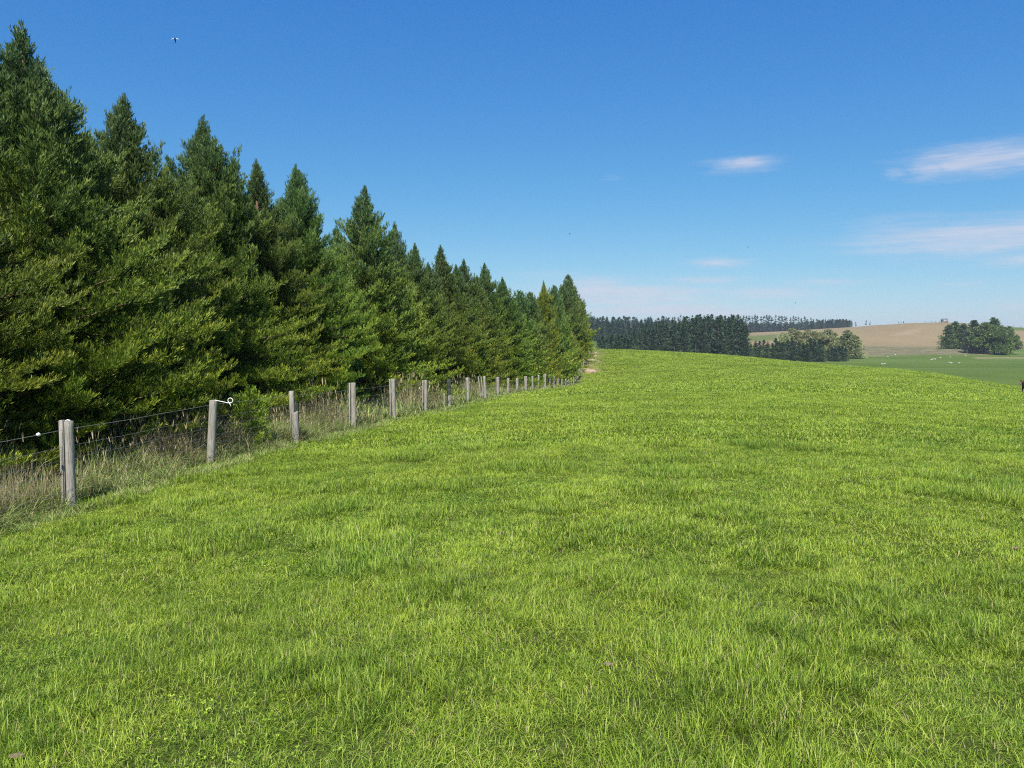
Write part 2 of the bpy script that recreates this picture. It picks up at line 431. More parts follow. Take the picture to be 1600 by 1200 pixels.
def proto_coll(name, meshes):
    c = bpy.data.collections.new(name)
    for i, me in enumerate(meshes):
        o = bpy.data.objects.new('%s_%02d' % (name, i), me); c.objects.link(o)
    return c
def tilt_rot(X, Y, yaw):
    dx, dy = gnormal(X, Y)
    out = []
    for a, b, w in zip(dx, dy, yaw):
        n = Vector((-a, -b, 1)).normalized()
        q = Vector((0, 0, 1)).rotation_difference(n) @ Euler((0, 0, w)).to_quaternion()
        out.append(tuple(q.to_euler('XYZ')))
    return np.array(out)

# ------------------------------------------------------------------ grass blades
def blade_arrays(P, az, lean, curl, L, W, rnd, kind, seg=3):
    """P (n,3) roots. returns verts, quads, tris, attr"""
    n = len(P); k = seg
    d = np.stack([np.cos(az), np.sin(az), np.zeros(n)], -1)
    sd = np.stack([-np.sin(az), np.cos(az), np.zeros(n)], -1)
    tw = rng.uniform(-.6, .6, n)
    rows = []; p = P.copy(); ang = lean.copy()
    V = np.zeros((n, 2 * k + 1, 3)); A = np.zeros((n, 2 * k + 1, 4))
    prof = [1.0, .95, .62, .4][:k]
    for i in range(k):
        t = i / k
        s2 = sd * np.cos(tw * t)[:, None] + np.stack([0*tw, 0*tw, np.sin(tw * t)], -1)
        w = (W * prof[i] / 2)[:, None] * s2
        V[:, 2*i] = p - w; V[:, 2*i+1] = p + w
        A[:, 2*i:2*i+2, 1] = t
        p = p + (L / k)[:, None] * (d * np.sin(ang)[:, None] + np.array([0, 0, 1.0]) * np.cos(ang)[:, None])
        ang = ang + curl / k
    V[:, 2*k] = p; A[:, 2*k, 1] = 1
    A[:, :, 0] = rnd[:, None]; A[:, :, 2] = kind[:, None]; A[:, :, 3] = 1
    m = 2 * k + 1; base = (np.arange(n) * m)[:, None]
    qs = [base + np.array([2*i, 2*i+1, 2*i+3, 2*i+2]) for i in range(k - 1)]
    q = np.concatenate(qs) if qs else np.zeros((0, 4), int)
    t = base + np.array([2*k-2, 2*k-1, 2*k])
    return V.reshape(-1, 3), q, t, A.reshape(-1, 4)
def join_arrays(parts):
    V, Q, T, A = [], [], [], []; n = 0
    for v, q, t, a in parts:
        V.append(v); Q.append(q + n); T.append(t + n); A.append(a); n += len(v)
    return np.concatenate(V), np.concatenate(Q), np.concatenate(T), np.concatenate(A)
def sward(name, size, n, L, Ls, W, lean=(.15, 1.2), curl=(.2, 2.0), kind=0.0, seg=3, clump=.5, comb=.25):
    """a square patch of grass; part of the blades stand in clumps, part are combed one way"""
    nc = max(3, int(n * clump / 14)); m = int(n * clump)
    cc = rng.uniform(-size/2, size/2, (nc, 2)); w = rng.integers(0, nc, m)
    cr = rng.uniform(.012, .05, nc) * max(1, size); ch = rng.uniform(.8, 1.45, nc); ckind = rng.uniform(0, 1, nc)
    off = rng.normal(0, 1, (m, 2)) * cr[w][:, None]
    P1 = cc[w] + off; az1 = np.arctan2(off[:, 1], off[:, 0]) + rng.normal(0, .7, m)
    P2 = rng.uniform(-size/2, size/2, (n - m, 2)); az2 = rng.uniform(-PI, PI, n - m)
    P = np.concatenate([P1, P2]); az = np.concatenate([az1, az2])
    hz = np.concatenate([ch[w], rng.uniform(.55, 1.05, n - m)])
    cv = np.concatenate([ckind[w], rng.uniform(0, 1, n - m)])
    cm = rng.uniform(-PI, PI); sel = rng.random(n) < comb; az[sel] = cm + rng.normal(0, .5, sel.sum())
    ll = np.clip(rng.normal(L, Ls, n), L * .3, L * 2.4) * hz
    ww = W * rng.uniform(.7, 1.35, n)
    rnd = np.clip(.75 * rng.random(n) + .30 * cv + rng.normal(0, .08, n) - .03, 0, .95)
    dead = rng.random(n) < .035; rnd[dead] = 1.0
    P3 = np.concatenate([P, np.full((n, 1), -.012)], 1)
    v, q, t, a = blade_arrays(P3, az, rng.uniform(*lean, n), rng.uniform(*curl, n), ll, ww, rnd, np.full(n, kind), seg)
    return v, q, t, a
def clover(name, size, n, hgt, rad):
    """low leaflets in threes lying nearly flat over the sward"""
    c = np.concatenate([rng.uniform(-size/2, size/2, (n, 2)), rng.uniform(.4, 1.0, (n, 1)) * hgt], 1)
    parts = []
    yaw = rng.uniform(0, 2*PI, n); rnd = rng.uniform(.1, .9, n)
    for k in range(3):
        a = yaw + k * 2*PI/3
        d = np.stack([np.cos(a), np.sin(a), rng.uniform(-.3, .45, n)], -1); s = np.stack([-np.sin(a), np.cos(a), rng.uniform(-.2, .2, n)], -1)
        r = (rad * rng.uniform(.7, 1.2, n))[:, None]
        V = np.stack([c, c + d*r*.6 + s*r*.5, c + d*r*1.15, c + d*r*.6 - s*r*.5], 1)
        A = np.zeros((n, 4, 4)); A[:, :, 0] = rnd[:, None]; A[:, :, 1] = 1; A[:, :, 2] = .45; A[:, :, 3] = 1
        q = (np.arange(n) * 4)[:, None] + np.array([0, 1, 2, 3])
        parts.append((V.reshape(-1, 3), q, np.zeros((0, 3), int), A.reshape(-1, 4)))
    return join_arrays(parts)
def to_mesh(name, arr, mat):
    v, q, t, a = arr
    fs = [f for f in (q, t) if len(f)]
    me = np_mesh(name, v, fs, attr=a); me.materials.append(mat); return me
def tile_points(r0, r1, step, pxl=-260, pxr=1860, jit=.22):
    side = 4.5                     # keep growing past the edges of the view
    X0 = (pxl - 800) / F * r1 - side; X1 = (pxr - 800) / F * r1 + side
    X, Y = np.meshgrid(np.arange(X0, X1, step), np.arange(r0 + .4 * step, r1 + .35 * step, step))
    X = X.ravel() + rng.uniform(-jit, jit, X.size) * step; Y = Y.ravel() + rng.uniform(-jit, jit, Y.size) * step
    Yp = np.maximum(Y, 0)
    k = (X > (pxl - 800) / F * Yp - side) & (X < (pxr - 800) / F * Yp + side)
    return X[k], Y[k]

def build_pasture():
    # --- near
    def near_kinds(size, dens, W, L, seg, cl):
        n = int(dens * size * size); out = []
        for i in range(3): out.append(sward('a', size, n, L, L*.3, W, clump=.5, seg=seg))                              # lush
        for i in range(2): out.append(sward('b', size, int(n*1.7), L*.74, L*.2, W*.95, lean=(.3, 1.25), seg=seg, comb=.15))        # short
        for i in range(2): out.append(join_arrays([sward('c', size, int(n*1.5), L*.74, L*.2, W, kind=.3, lean=(.3, 1.25), seg=seg, comb=.15), clover('c', size, int(n*cl*.35), L*.6, max(.009, W*1.2))]))
        for i in range(2): out.append(join_arrays([sward('d', size, int(n*.55), L*1.55, L*.4, W*1.15, lean=(.02, .55), curl=(.3, 1.7), kind=.38, clump=.85, seg=seg, comb=.2), sward('d', size, int(n*.6), L*.8, L*.2, W, seg=seg)]))
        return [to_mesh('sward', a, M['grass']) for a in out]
    zones = [(-1.5, 6.0, .40, .54, 11500, .0029, .056, 3, .06),
             (6.0, 15.0, .55, .74, 6400, .0046, .060, 3, .2),
             (15.0, 42.0, 1.0, 1.35, 2000, .0095, .075, 2, .25),
             (42.0, 158.0, 1.9, 2.6, 340, .030, .115, 2, .15)]
    for zi, (a, b, step, size, dens, W, L, seg, cl) in enumerate(zones):
        meshes = near_kinds(size, dens, W, L, seg, cl)
        c = proto_coll('sward%d' % zi, meshes)
        X, Y = tile_points(a, b, step)
        e = X - fence_x(Y)
        keep = (e > (-.1 if zi < 3 else .3))
        # stop beyond the brow
        X, Y = X[keep], Y[keep]; n = len(X)
        p1 = fbm(X / 1.0, Y / 1.0, 31, 3); p2 = fbm(X / 1.5, Y / 1.5, 41, 3); p3 = vnoise(X / .55, Y / .55, 51)
        kind = rng.integers(0, 3, n)
        short = p1 + rng.normal(0, .07, n) < .36; kind[short] = rng.integers(3, 5, short.sum())
        cv = (p2 + rng.normal(0, .06, n) < .36); kind[cv] = rng.integers(5, 7, cv.sum())
        tall = (p3 > .68) & (rng.random(n) < (.6 if zi < 2 else .3)); kind[tall] = rng.integers(7, 9, tall.sum())
        bare = (X - fence_x(Y) > .3) & (X - fence_x(Y) < 3.4) & (Y > 110) & (Y < 148)
        hs = ((.80 + .42 * p1) if zi < 2 else (.9 + .2 * p1)) * rng.uniform(.85, 1.15, n)
        if zi >= 2: tall = np.zeros(n, bool); kind[kind > 6] = 1
        hs[bare] *= .35
        S = np.stack([np.ones(n), np.ones(n), hs], -1)
        S[bare, :2] *= .7
        Z = ground_z(X, Y)
        gn_scatter('pasture_grass', np.stack([X, Y, Z], -1), tilt_rot(X, Y, rng.uniform(0, 2*PI, n)), S, kind, c,
                   ['bright green pasture grass close to the viewer, filling the bottom of the picture',
                    'bright green pasture grass in the middle foreground beside the first posts',
                    'bright green pasture grass further out, across the middle of the field',
                    'fine distant pasture grass running up to the brow of the field'][zi], 'grass')
build_pasture()

# ------------------------------------------------------------------ rough grass behind the fence
def build_rough():
    def patch(size, n, L, W, strawfrac, seg, stalks, clv=.5):
        v = sward('r', size, n, L, L*.35, W, lean=(.05, .75), curl=(.4, 1.9), kind=0.0, seg=seg, clump=.6, comb=.25)
        a = v[3]; m = 2*seg + 1; k = (rng.random(n) < strawfrac).astype(float); a[:, 2] = np.repeat(k, m)
        a[:, 0] = np.repeat(rng.random(n), m)
        parts = [v]
        if stalks:
            P = np.concatenate([rng.uniform(-size/2, size/2, (stalks, 2)), np.zeros((stalks, 1))], 1)
            az = rng.uniform(-PI, PI, stalks); ln = rng.uniform(0, .25, stalks); LL = rng.uniform(.55, 1.0, stalks) * L * 1.9
            parts.append(blade_arrays(P, az, ln, rng.uniform(.05, .4, stalks), LL, np.full(stalks, W*.6), rng.random(stalks), np.ones(stalks)*.9, seg))
            # seed heads: short wide blades at the top of the stalks
            d = np.stack([np.cos(az), np.sin(az), 0*az], -1)
            tip = P + d*(np.sin(ln+.1)*LL)[:, None]*.93 + np.array([0, 0, 1])*(np.cos(ln+.1)*LL)[:, None]*.93
            for _ in range(2):
                parts.append(blade_arrays(tip, az + rng.normal(0, .8, stalks), ln+rng.uniform(0, .4, stalks), rng.uniform(.2, .8, stalks), LL*.17, np.full(stalks, W*1.7), rng.random(stalks), np.ones(stalks), seg))
        return join_arrays(parts)
    for zi, (a, b, step, size, n, W, seg) in enumerate([(5.0, 22.0, .5, .7, 620, .008, 3), (22.0, 60.0, .9, 1.2, 560, .016, 2), (60, 150, 1.8, 2.3, 480, .035, 2)]):
        ms = [patch(size, n, .36, W, .26, seg, 10), patch(size, n, .28, W, .22, seg, 5), patch(size, int(n*.8), .50, W, .22, seg, 16), patch(size, int(n*.8), .58, W, .75, seg, 22), patch(size, int(n*1.1), .17, W, .12, seg, 0)]
        c = proto_coll('rough%d' % zi, [to_mesh('rough', x, M['rough']) for x in ms])
        Y, E = np.meshgrid(np.arange(a, b, step), np.arange(-.25, 8.0, step)); Y = Y.ravel(); E = E.ravel()
        n_ = len(Y); Y = Y + rng.uniform(-.35, .35, n_)*step; E = E + rng.uniform(-.3, .3, n_)*step
        X = fence_x(Y) - E + .02
        k = (800 + F*X/Y > -420); X, Y, E = X[k], Y[k], E[k]; n_ = len(X)
        p = fbm(X/1.3, Y/1.3, 71, 2)
        kind = np.where(p > .70, 3, np.where(p > .58, 2, np.where(p > .4, 0, 1)))
        kind = np.where(E < .05, 4, kind)
        kind = np.where((E < .6) & (kind == 3), 0, kind)
        hs = np.clip(.55 + E*.45, .55, 1.15) * rng.uniform(.8, 1.2, n_)
        hs = np.where((Y > 108) & (Y < 150), hs*.7, hs)
        gn_scatter('rough_grass', np.stack([X, Y, ground_z(X, Y)], -1), tilt_rot(X, Y, rng.uniform(0, 2*PI, n_)),
                   np.stack([np.ones(n_), np.ones(n_), hs], -1), kind, c,
                   ['long rough grass and straw stalks behind the nearest fence posts', 'long rough grass with pale seed heads behind the middle of the fence',
                    'rough grass along the foot of the far trees behind the distant posts'][zi], 'rough grass')
    # tall dry stalks by the left edge and behind the third post
    parts = []
    for (px, Y, n, L, sp) in ((14, 9.6, 340, .85, .42), (36, 10.6, 200, .75, .35), (-30, 9.2, 260, .85, .4), (495, 20.5, 60, 1.0, .5), (520, 22, 50, .9, .5), (300, 15.0, 30, .9, .4)):
        x = (px - 800)/F*Y
        P = np.stack([rng.normal(x, sp, n), rng.normal(Y, sp, n), np.zeros(n)], -1)
        P[:, 0] = np.minimum(P[:, 0], fence_x(P[:, 1]) - .25)
        P[:, 2] = ground_z(P[:, 0], P[:, 1])
        az = rng.normal(PI*.9, .9, n); 
        parts.append(blade_arrays(P, az, rng.uniform(.0, .5, n), rng.uniform(0, .7, n), rng.uniform(.5, 1.1, n)*L, np.full(n, .0055), rng.random(n)*.8, np.ones(n), 3))
    tag(link('dry_stalks', to_mesh('dry_stalks', join_arrays(parts), M['rough']), None), 'tall dry brown grass stalks standing behind the fence at the left edge and past the third post', 'dry grass', kind='stuff')
build_rough()

# ------------------------------------------------------------------ trees
def wood_branch(mb, pts, r0, r1, n=4):
    m = len(pts); mb.tube(pts, [r0 + (r1 - r0)*i/(m-1) for i in range(m)], n, cap=False)
def leaf_quads(base, d, L, W, attr, fold=None):
    n = len(base)
    rnd = rng.normal(0, 1, (n, 3)); s = np.cross(d, rnd); s /= np.linalg.norm(s, axis=1)[:, None] + 1e-9
    L = L[:, None]; W = W[:, None]
    V = np.stack([base, base + d*L*.5 + s*W*.5, base + d*L, base + d*L*.5 - s*W*.5], 1)
    A = np.repeat(attr[:, None, :], 4, 1)
    q = (np.arange(n)*4)[:, None] + np.arange(4)
    return V.reshape(-1, 3), q, A.reshape(-1, 4)
def sequoia_mesh(seed, H, Rm, nb, lat_step, cord_step, cL, cW, woodsides=4, spire=.35, pw=.88):
    rg = np.random.default_rng(seed); rr = random.Random(seed)
    mb = MB()
    bend = [rr.uniform(-.05, .05), rr.uniform(-.05, .05)]
    def axis(z): s = z/H; return Vector((bend[0]*math.sin(s*4+seed)*H*.12, bend[1]*math.sin(s*3+1)*H*.12, z))
    tp = [axis(H*i/12*.97) for i in range(13)]
    mb.tube(tp, [(.022*H)*(1 - i/12.6)**.9 + .006 for i in range(13)], 9, jit=.1, seed=seed)
    B, D, LL, WW, AT = [], [], [], [], []
    up = np.array([0, 0, 1.0])
    for i in range(nb):
        s = (i + rr.random())/nb; s = .02 + .95*s**.95
        z0 = H*s; az = i*2.39996 + rr.uniform(-.5, .5)
        sec = .86 + .2*math.sin(az*2 + seed) * math.sin(s*9 + seed)
        r = Rm*min(1.0, 1.25*(1-s))**pw * (.55 + .45*min(1, (s+.12)/.22)) * sec * rr.uniform(.86, 1.10)
        azm = az % (2*PI); nzv = float(vnoise(np.array([azm*2.1 + seed*7.7]), np.array([z0/.95 + seed*3.1]), seed)[0]); r *= .60 + .62*nzv
        if s > .3 and nzv < .16: continue
        if rr.random() < .05: r *= 1.22
        if s > .78: r *= 1 - .38*(s - .78)/.22
        if s > .8 and rr.random() < .12: continue
        r = max(r, .07)
        e0 = R(-14 + 62*s**1.7 + rr.uniform(-9, 9)); e1 = R(38 + rr.uniform(-10, 14))
        n = 7; pts = []; p = axis(z0).copy(); L = r/ .93
        for k in range(n+1):
            pts.append(p.copy()); t = k/n; e = e0 + e1*t*t
            a = az + .25*math.sin(t*3 + i)*.4
            p = p + Vector((math.cos(a)*math.cos(e), math.sin(a)*math.cos(e), math.sin(e)))*(L/n)
        if woodsides and r > .35:
            wood_branch(mb, [tuple(q) for q in pts[:6]], .006 + .009*r, .005, 3)
        P = np.array([tuple(q) for q in pts])
        nl = max(3, int(L/lat_step)); tt = .16 + .84*(np.arange(nl) + rg.random(nl))/nl; tt = np.minimum(tt, .999)
        kk = (tt*n).astype(int); ff = (tt*n - kk)[:, None]
        Pb = P[kk]*(1-ff) + P[kk+1]*ff; T = P[kk+1] - P[kk]; T /= np.linalg.norm(T, axis=1)[:, None]
        side = np.cross(T, up); side /= np.linalg.norm(side, axis=1)[:, None] + 1e-9
        nrm = np.cross(side, T)
        w = rg.uniform(-1, 1, nl)*1.25; w = w*1.0                    # angle round the branch, weighted to the sides and top
        sg = np.where(rg.random(nl) < .5, -1, 1)
        ang = sg*rg.uniform(.25, 1.0, nl); el = rg.uniform(-.1, 1.35, nl)
        ld = T*np.cos(ang)[:, None]*.9 + side*np.sin(ang)[:, None]*1.1 + nrm*(el*.75)[:, None]
        ld /= np.linalg.norm(ld, axis=1)[:, None]
        ll = (.10 + .36*np.minimum(L, 1.6)*(1.08-tt)*.9)*rg.uniform(.6, 1.35, nl); ll = np.clip(ll, .07, .62); ll = np.minimum(ll, .35*L + .05)
        nc = np.maximum(2, (ll/cord_step).astype(int)); rep = np.repeat(np.arange(nl), nc); m = len(rep)
        u = rg.random(m)**.8
        base = Pb[rep] + ld[rep]*(ll[rep]*u)[:, None] + rg.normal(0, .012, (m, 3))
        d = ld[rep]*.65 + T[rep]*.3 + up*.55 + rg.normal(0, .34, (m, 3)); d /= np.linalg.norm(d, axis=1)[:, None]
        tip = np.clip(.15 + .55*u + .35*tt[rep]**2 + rg.normal(0, .08, m), 0, 1)
        B.append(base); D.append(d); LL.append(cL*rg.uniform(.65, 1.3, m)); WW.append(cW*rg.uniform(.7, 1.25, m))
        br = rr.random()
        AT.append(np.stack([np.full(m, br), rg.random(m), tip, np.full(m, s)], -1))
    # leader: upright shoots
    m = int(110*spire/.35); spire *= 1.6; z = H*(1 - spire/H*1.3*rg.random(m)**1.3) - .05; a = rg.uniform(0, 2*PI, m)
    ax = np.array([tuple(axis(q)) for q in z])
    rad = .10*(1 - (z - H*(1-spire/H*1.3))/(spire*1.3)) + .01
    B.append(ax + np.stack([np.cos(a)*rad*.5, np.sin(a)*rad*.5, 0*a], -1))
    d = np.stack([np.cos(a)*.4, np.sin(a)*.4, np.full(m, 1.0)], -1); d /= np.linalg.norm(d, axis=1)[:, None]
    D.append(d); LL.append(np.full(m, cL*1.2)); WW.append(np.full(m, cW)); AT.append(np.stack([np.full(m, .5), rg.random(m), np.full(m, .5), np.ones(m)], -1))
    v, q, a = leaf_quads(np.concatenate(B), np.concatenate(D), np.concatenate(LL), np.concatenate(WW), np.concatenate(AT))
    return mb.mesh('trunk'), np_mesh('crown', v, [q], attr=a)
def far_conifer(seed, H, Rm, n, leaf, low=.02, pw=.8, ragged=.3, trunk=.012):
    rg = np.random.default_rng(seed)
    mb = MB(); mb.tube([(0, 0, -.4), (0, 0, H*.5), (0, 0, H*.97)], [H*trunk, H*trunk*.7, H*trunk*.12], 6)
    nbr = int(n/22); s = low + (1-low)*rg.random(nbr)**1.05; az = rg.uniform(0, 2*PI, nbr)
    r = Rm*np.clip(1.15*(1-s), 0, 1)**pw*rg.uniform(1-ragged, 1+ragged*.4, nbr) + .15
    w = rg.integers(0, nbr, n); t = rg.random(n)**.6
    e = .05 + .25*s[w]; rad = r[w]*t
    sp = (.10 + .10*r[w])
    P = np.stack([np.cos(az[w])*rad, np.sin(az[w])*rad, H*s[w] + rad*e + .12*rad*t], -1) + rg.normal(0, 1, (n, 3))*sp[:, None]*np.array([1, 1, .55])
    P[:, 2] = np.clip(P[:, 2], .1, H*1.0)
    d = np.stack([np.cos(az[w]), np.sin(az[w]), np.full(n, .5)], -1) + rg.normal(0, .5, (n, 3)); d /= np.linalg.norm(d, axis=1)[:, None]
    A = np.stack([(w*0.6180339) % 1.0, rg.random(n), np.clip(t, 0, 1), P[:, 2]/H], -1)
    v, q, a = leaf_quads(P - d*leaf*.4, d, leaf*rg.uniform(.6, 1.3, n), leaf*.55*rg.uniform(.6, 1.3, n), A)
    return mb.mesh('trunk'), np_mesh('crown', v, [q], attr=a)
def far_broad(seed, H, Rm, n, leaf):
    rg = np.random.default_rng(seed); mb = MB()
    mb.tube([(0, 0, -.4), (.1, 0, H*.25), (.2, .1, H*.55)], [H*.03, H*.02, H*.012], 7)
    nc = 34; c = []
    while len(c) < nc:
        p = rg.uniform(-1, 1, 3)
        if np.linalg.norm(p) < 1: c.append(p)
    c = np.array(c)*np.array([Rm*.8, Rm*.8, H*.44]) + np.array([0, 0, H*.47])
    for k in range(0, nc, 3):
        q = c[k]; mb.tube([(.1, 0, H*.22), (q[0]*.4, q[1]*.4, H*.22 + (q[2]-H*.22)*.55), tuple(q)], [H*.012, H*.007, H*.003], 4, cap=False)
    w = rg.integers(0, nc, n); cr = rg.uniform(.20, .36, nc)*Rm
    dd = rg.normal(0, 1, (n, 3)); dd /= np.linalg.norm(dd, axis=1)[:, None]; rad = rg.random(n)**.35
    P = c[w] + dd*(cr[w]*rad)[:, None]*np.array([1, 1, .8]); P[:, 2] = np.clip(P[:, 2], .3, H)
    A = np.stack([rg.random(nc)[w], rg.random(n), rad, P[:, 2]/H], -1)
    v, q, a = leaf_quads(P, dd, leaf*rg.uniform(.6, 1.3, n), leaf*.7*rg.uniform(.6, 1.3, n), A)
    return mb.mesh('trunk'), np_mesh('crown', v, [q], attr=a)
def tall_pine(seed, H, Rm, n, leaf):   # bare stem, crown in the upper part, as the ridge pines
    return far_conifer(seed, H, Rm, n, leaf, low=.34, pw=.55, ragged=.5, trunk=.010)
ME = {}
def proto(name, pair, bark, leafm):
    tr, cr = pair; tr.materials.append(bark); cr.materials.append(leafm); tr.name = 'trunk'; cr.name = 'crown'
    ME.setdefault(name, []).append((tr, cr))
def place_tree(kind, var, x, y, h, H0, wide, rz, label, cat, group, name, lean=(0, 0), mat=None, sink=.1):
    tr, cr = ME[kind][var % len(ME[kind])]
    t = empty(name, (x, y, gz(x, y) - sink), rz); t.rotation_euler = (lean[0], lean[1], rz)
    k = h/H0; t.scale = (k*wide, k*wide, k)
    tag(t, label, cat, group)
    a = link('trunk', tr, None, t); b = link('crown', cr, None, t)
    if mat is not None:
        b.material_slots[0].link = 'OBJECT'; b.material_slots[0].material = mat
    return t
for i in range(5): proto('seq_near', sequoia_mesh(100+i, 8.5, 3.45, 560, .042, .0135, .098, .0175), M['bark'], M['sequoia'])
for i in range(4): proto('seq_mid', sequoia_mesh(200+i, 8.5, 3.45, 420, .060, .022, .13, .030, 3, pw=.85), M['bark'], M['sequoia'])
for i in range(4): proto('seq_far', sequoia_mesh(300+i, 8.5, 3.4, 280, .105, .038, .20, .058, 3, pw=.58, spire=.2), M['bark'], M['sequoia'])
for i in range(3): proto('pine', far_conifer(400+i, 20, 4.6, 3200, .75, low=.0, ragged=.4, pw=.7), M['bark_grey'], M['pine'])
for i in range(3): proto('fir', far_conifer(430+i, 18, 5.5, 5200, .85, low=.0, ragged=.35, pw=.62), M['bark_grey'], M['fir'])
for i in range(4): proto('ridge', tall_pine(460+i, 20, 2.9, 700, .95), M['bark_grey'], M['pine'])
for i in range(3): proto('broad', far_broad(490+i, 15, 5.6, 9000, .62), M['bark_grey'], M['broad'])

rng = np.random.default_rng(12)
TO = 3.8      # tree row stands this far behind the fence
def row_y(px, off=TO):
    return (FA + off)/(FK - (px-800)/F)
def apex_h(px, py, Y):
    p = at(px, py, Y); return p.z - gz(p.x, p.y)
# front row, apexes as seen: (px, py of the tip, width factor, label)
FRONT = [
 (-420, 90, 1.05, None), (-190, 60, 1.05, None),
 (30, 24, 1.0, 'tallest conifer in the picture, dark green with a bare spire, at the left edge'),
 (193, 140, .92, 'conifer with a neat pointed tip, second from the left along the treeline'),
 (318, 175, .88, 'conifer with a blunt feathery tip, third pointed one from the left'),
 (400, 244, .80, 'slim conifer tip just left of the broad one above the third post'),
 (463, 252, .88, 'broad shouldered conifer standing above the third fence post'),
 (570, 288, 1.0, 'big blue green conifer rising clear above the fourth and fifth posts'),
 (648, 378, .75, 'low conifer with a loose sideways branch just right of the big blue green one'),
 (688, 381, .85, 'narrow pointed conifer above the dark fence post'),
 (725, 403, .85, 'conifer with a small twin tip, first of the even stretch of treeline'),
 (757, 410, .95, 'full rounded conifer at the top of the even stretch of treeline'),
 (785, 432, .9, 'conifer on the downhill shoulder of the even stretch of treeline'),
 (812, 455, .9, 'short conifer in the dip of the treeline'),
 (828, 457, .85, 'short dark conifer just left of the golden topped one'),
 (866, 447, .8, 'dark conifer just right of the golden topped one'),
 (888, 430, .85, 'tall pointed conifer near the far end of the treeline'),
]
k = 0
for i, (px, py, w, lab) in enumerate(FRONT):
    Y = row_y(px) + rng.uniform(-.3, .3)
    if px > 780: Y = row_y(px, 2.6)
    h = apex_h(px, py, Y); x = at(px, py, Y).x
    kind = 'seq_near' if Y < 27 else ('seq_mid' if Y < 62 else 'seq_far')
    if lab is None: lab = 'conifer beyond the left edge of the picture' 
    lab_ok = lab
    place_tree(kind, i, x, Y, h, 8.5, w * (1.0 if h < 9.5 else .85), rng.uniform(0, 6.28), lab_ok, 'conifer', 'conifers in the long shelter row behind the fence', 'sequoia_tree')
# in-between trees that fill the long far stretch: spacing 3.2 m
Yb = 34.0; occupied = [row_y(p[0]) for p in FRONT]
n = 0
prof_px = [0, 463, 570, 640, 688, 725, 757, 785, 815, 850, 866, 888, 905, 925, 940, 946]
prof_py = [100, 265, 310, 395, 395, 412, 418, 440, 462, 455, 452, 436, 462, 492, 515, 527]
while Yb < 152:
    x = fence_x(Yb) - TO + rng.uniform(-.4, .2) + (.7 if Yb > 60 else 0)
    px = 800 + F*x/Yb
    if min(abs(Yb - o) for o in occupied) > 1.6:
        py = float(np.interp(px, prof_px, prof_py)) + rng.uniform(2, 14)
        h = at(px, py, Yb).z - gz(x, Yb)
        kind = 'seq_mid' if Yb < 62 else 'seq_far'
        place_tree(kind, n + 1, x, Yb, max(h, 5.0), 8.5, rng.uniform(.85, 1.05)*(1.0 if h < 9 else .85), rng.uniform(0, 6.28),
                   'dense green conifer merging with its neighbours along the receding treeline', 'conifer', 'merging conifers of the receding treeline', 'sequoia_tree')
        n += 1
    Yb += rng.uniform(2.5, 3.6)
# second row behind, lighter tips showing in the gaps
BACK = [(122, 205, .8, 'yellow green conifer tip showing in the gap right of the tallest conifer', 'sequoia_gold'),
        (258, 250, .85, 'yellow green conifer tip between the second and third pointed conifers', 'sequoia_gold'),
        (360, 262, .8, 'lighter conifer in the back row, right of the third pointed one', None),
        (525, 350, .9, 'conifer of the back row in the gap left of the big blue green one', None),
        (617, 345, .9, 'back row conifer with feathery side shoots, right of the big blue green one', None),
        (849, 438, .75, 'small golden topped conifer near the far end of the treeline', 'sequoia_gold')]
for i, (px, py, w, lab, mm) in enumerate(BACK):
    Y = row_y(px, 6.2) if px < 800 else 86.0
    h = apex_h(px, py, Y); x = at(px, py, Y).x
    place_tree('seq_near' if Y < 30 else 'seq_mid', i+2, x, Y, h, 8.5, w*(1 if h < 9.5 else .8), rng.uniform(0, 6.28), lab, 'conifer', 'conifers in the back row of the shelter belt', 'sequoia_tree', mat=M[mm] if mm else None)
Yb = 9.0
while Yb < 110:
    x = fence_x(Yb) - TO - 3.0 + rng.uniform(-.4, .4); px = 800 + F*x/Yb
    py = float(np.interp(px, [-400, 0, 193, 318, 400, 463, 570, 640, 688, 757, 815, 850, 888, 940], [230, 240, 290, 320, 350, 375, 410, 450, 455, 465, 490, 480, 478, 525])) + rng.uniform(0, 20)
    h = at(px, py, Yb).z - gz(x, Yb)
    place_tree('seq_near' if Yb < 20 else ('seq_mid' if Yb < 50 else 'seq_far'), n, x, Yb, max(4.5, h), 8.5, 1.0, rng.uniform(0, 6.28),
               'shaded conifer of the back row, seen only through gaps between the front trees', 'conifer', 'shaded conifers of the back row', 'sequoia_tree')
    n += 1; Yb += rng.uniform(2.8, 3.6)
# small yellowing young tree low beside the second post
x, Y = (402-800)/F*16.6, 16.6
proto('bush', sequoia_mesh(77, 2.0, .85, 90, .045, .018, .10, .024, pw=.3), M['bark'], M['sequoia'])
place_tree('bush', 0, x - .15, Y, 1.35, 2.0, 1.0, 1.0, 'low yellow green bush of conifer foliage just right of the second fence post', 'bush', None, 'conifer_bush', mat=M['sequoia_gold'])

# ------------------------------------------------------------------ far trees
def far_tree(kind, H0, px, Y, top, wide, label, cat, group, name, var=0, mat=None):
    x = (px-800)/F*Y; h = at(px, top, Y).z - gz(x, Y)
    return place_tree(kind, var, x, Y, max(2.5, h), H0, wide, rng.uniform(0, 6.28), label, cat, group, name, mat=mat, sink=.3)
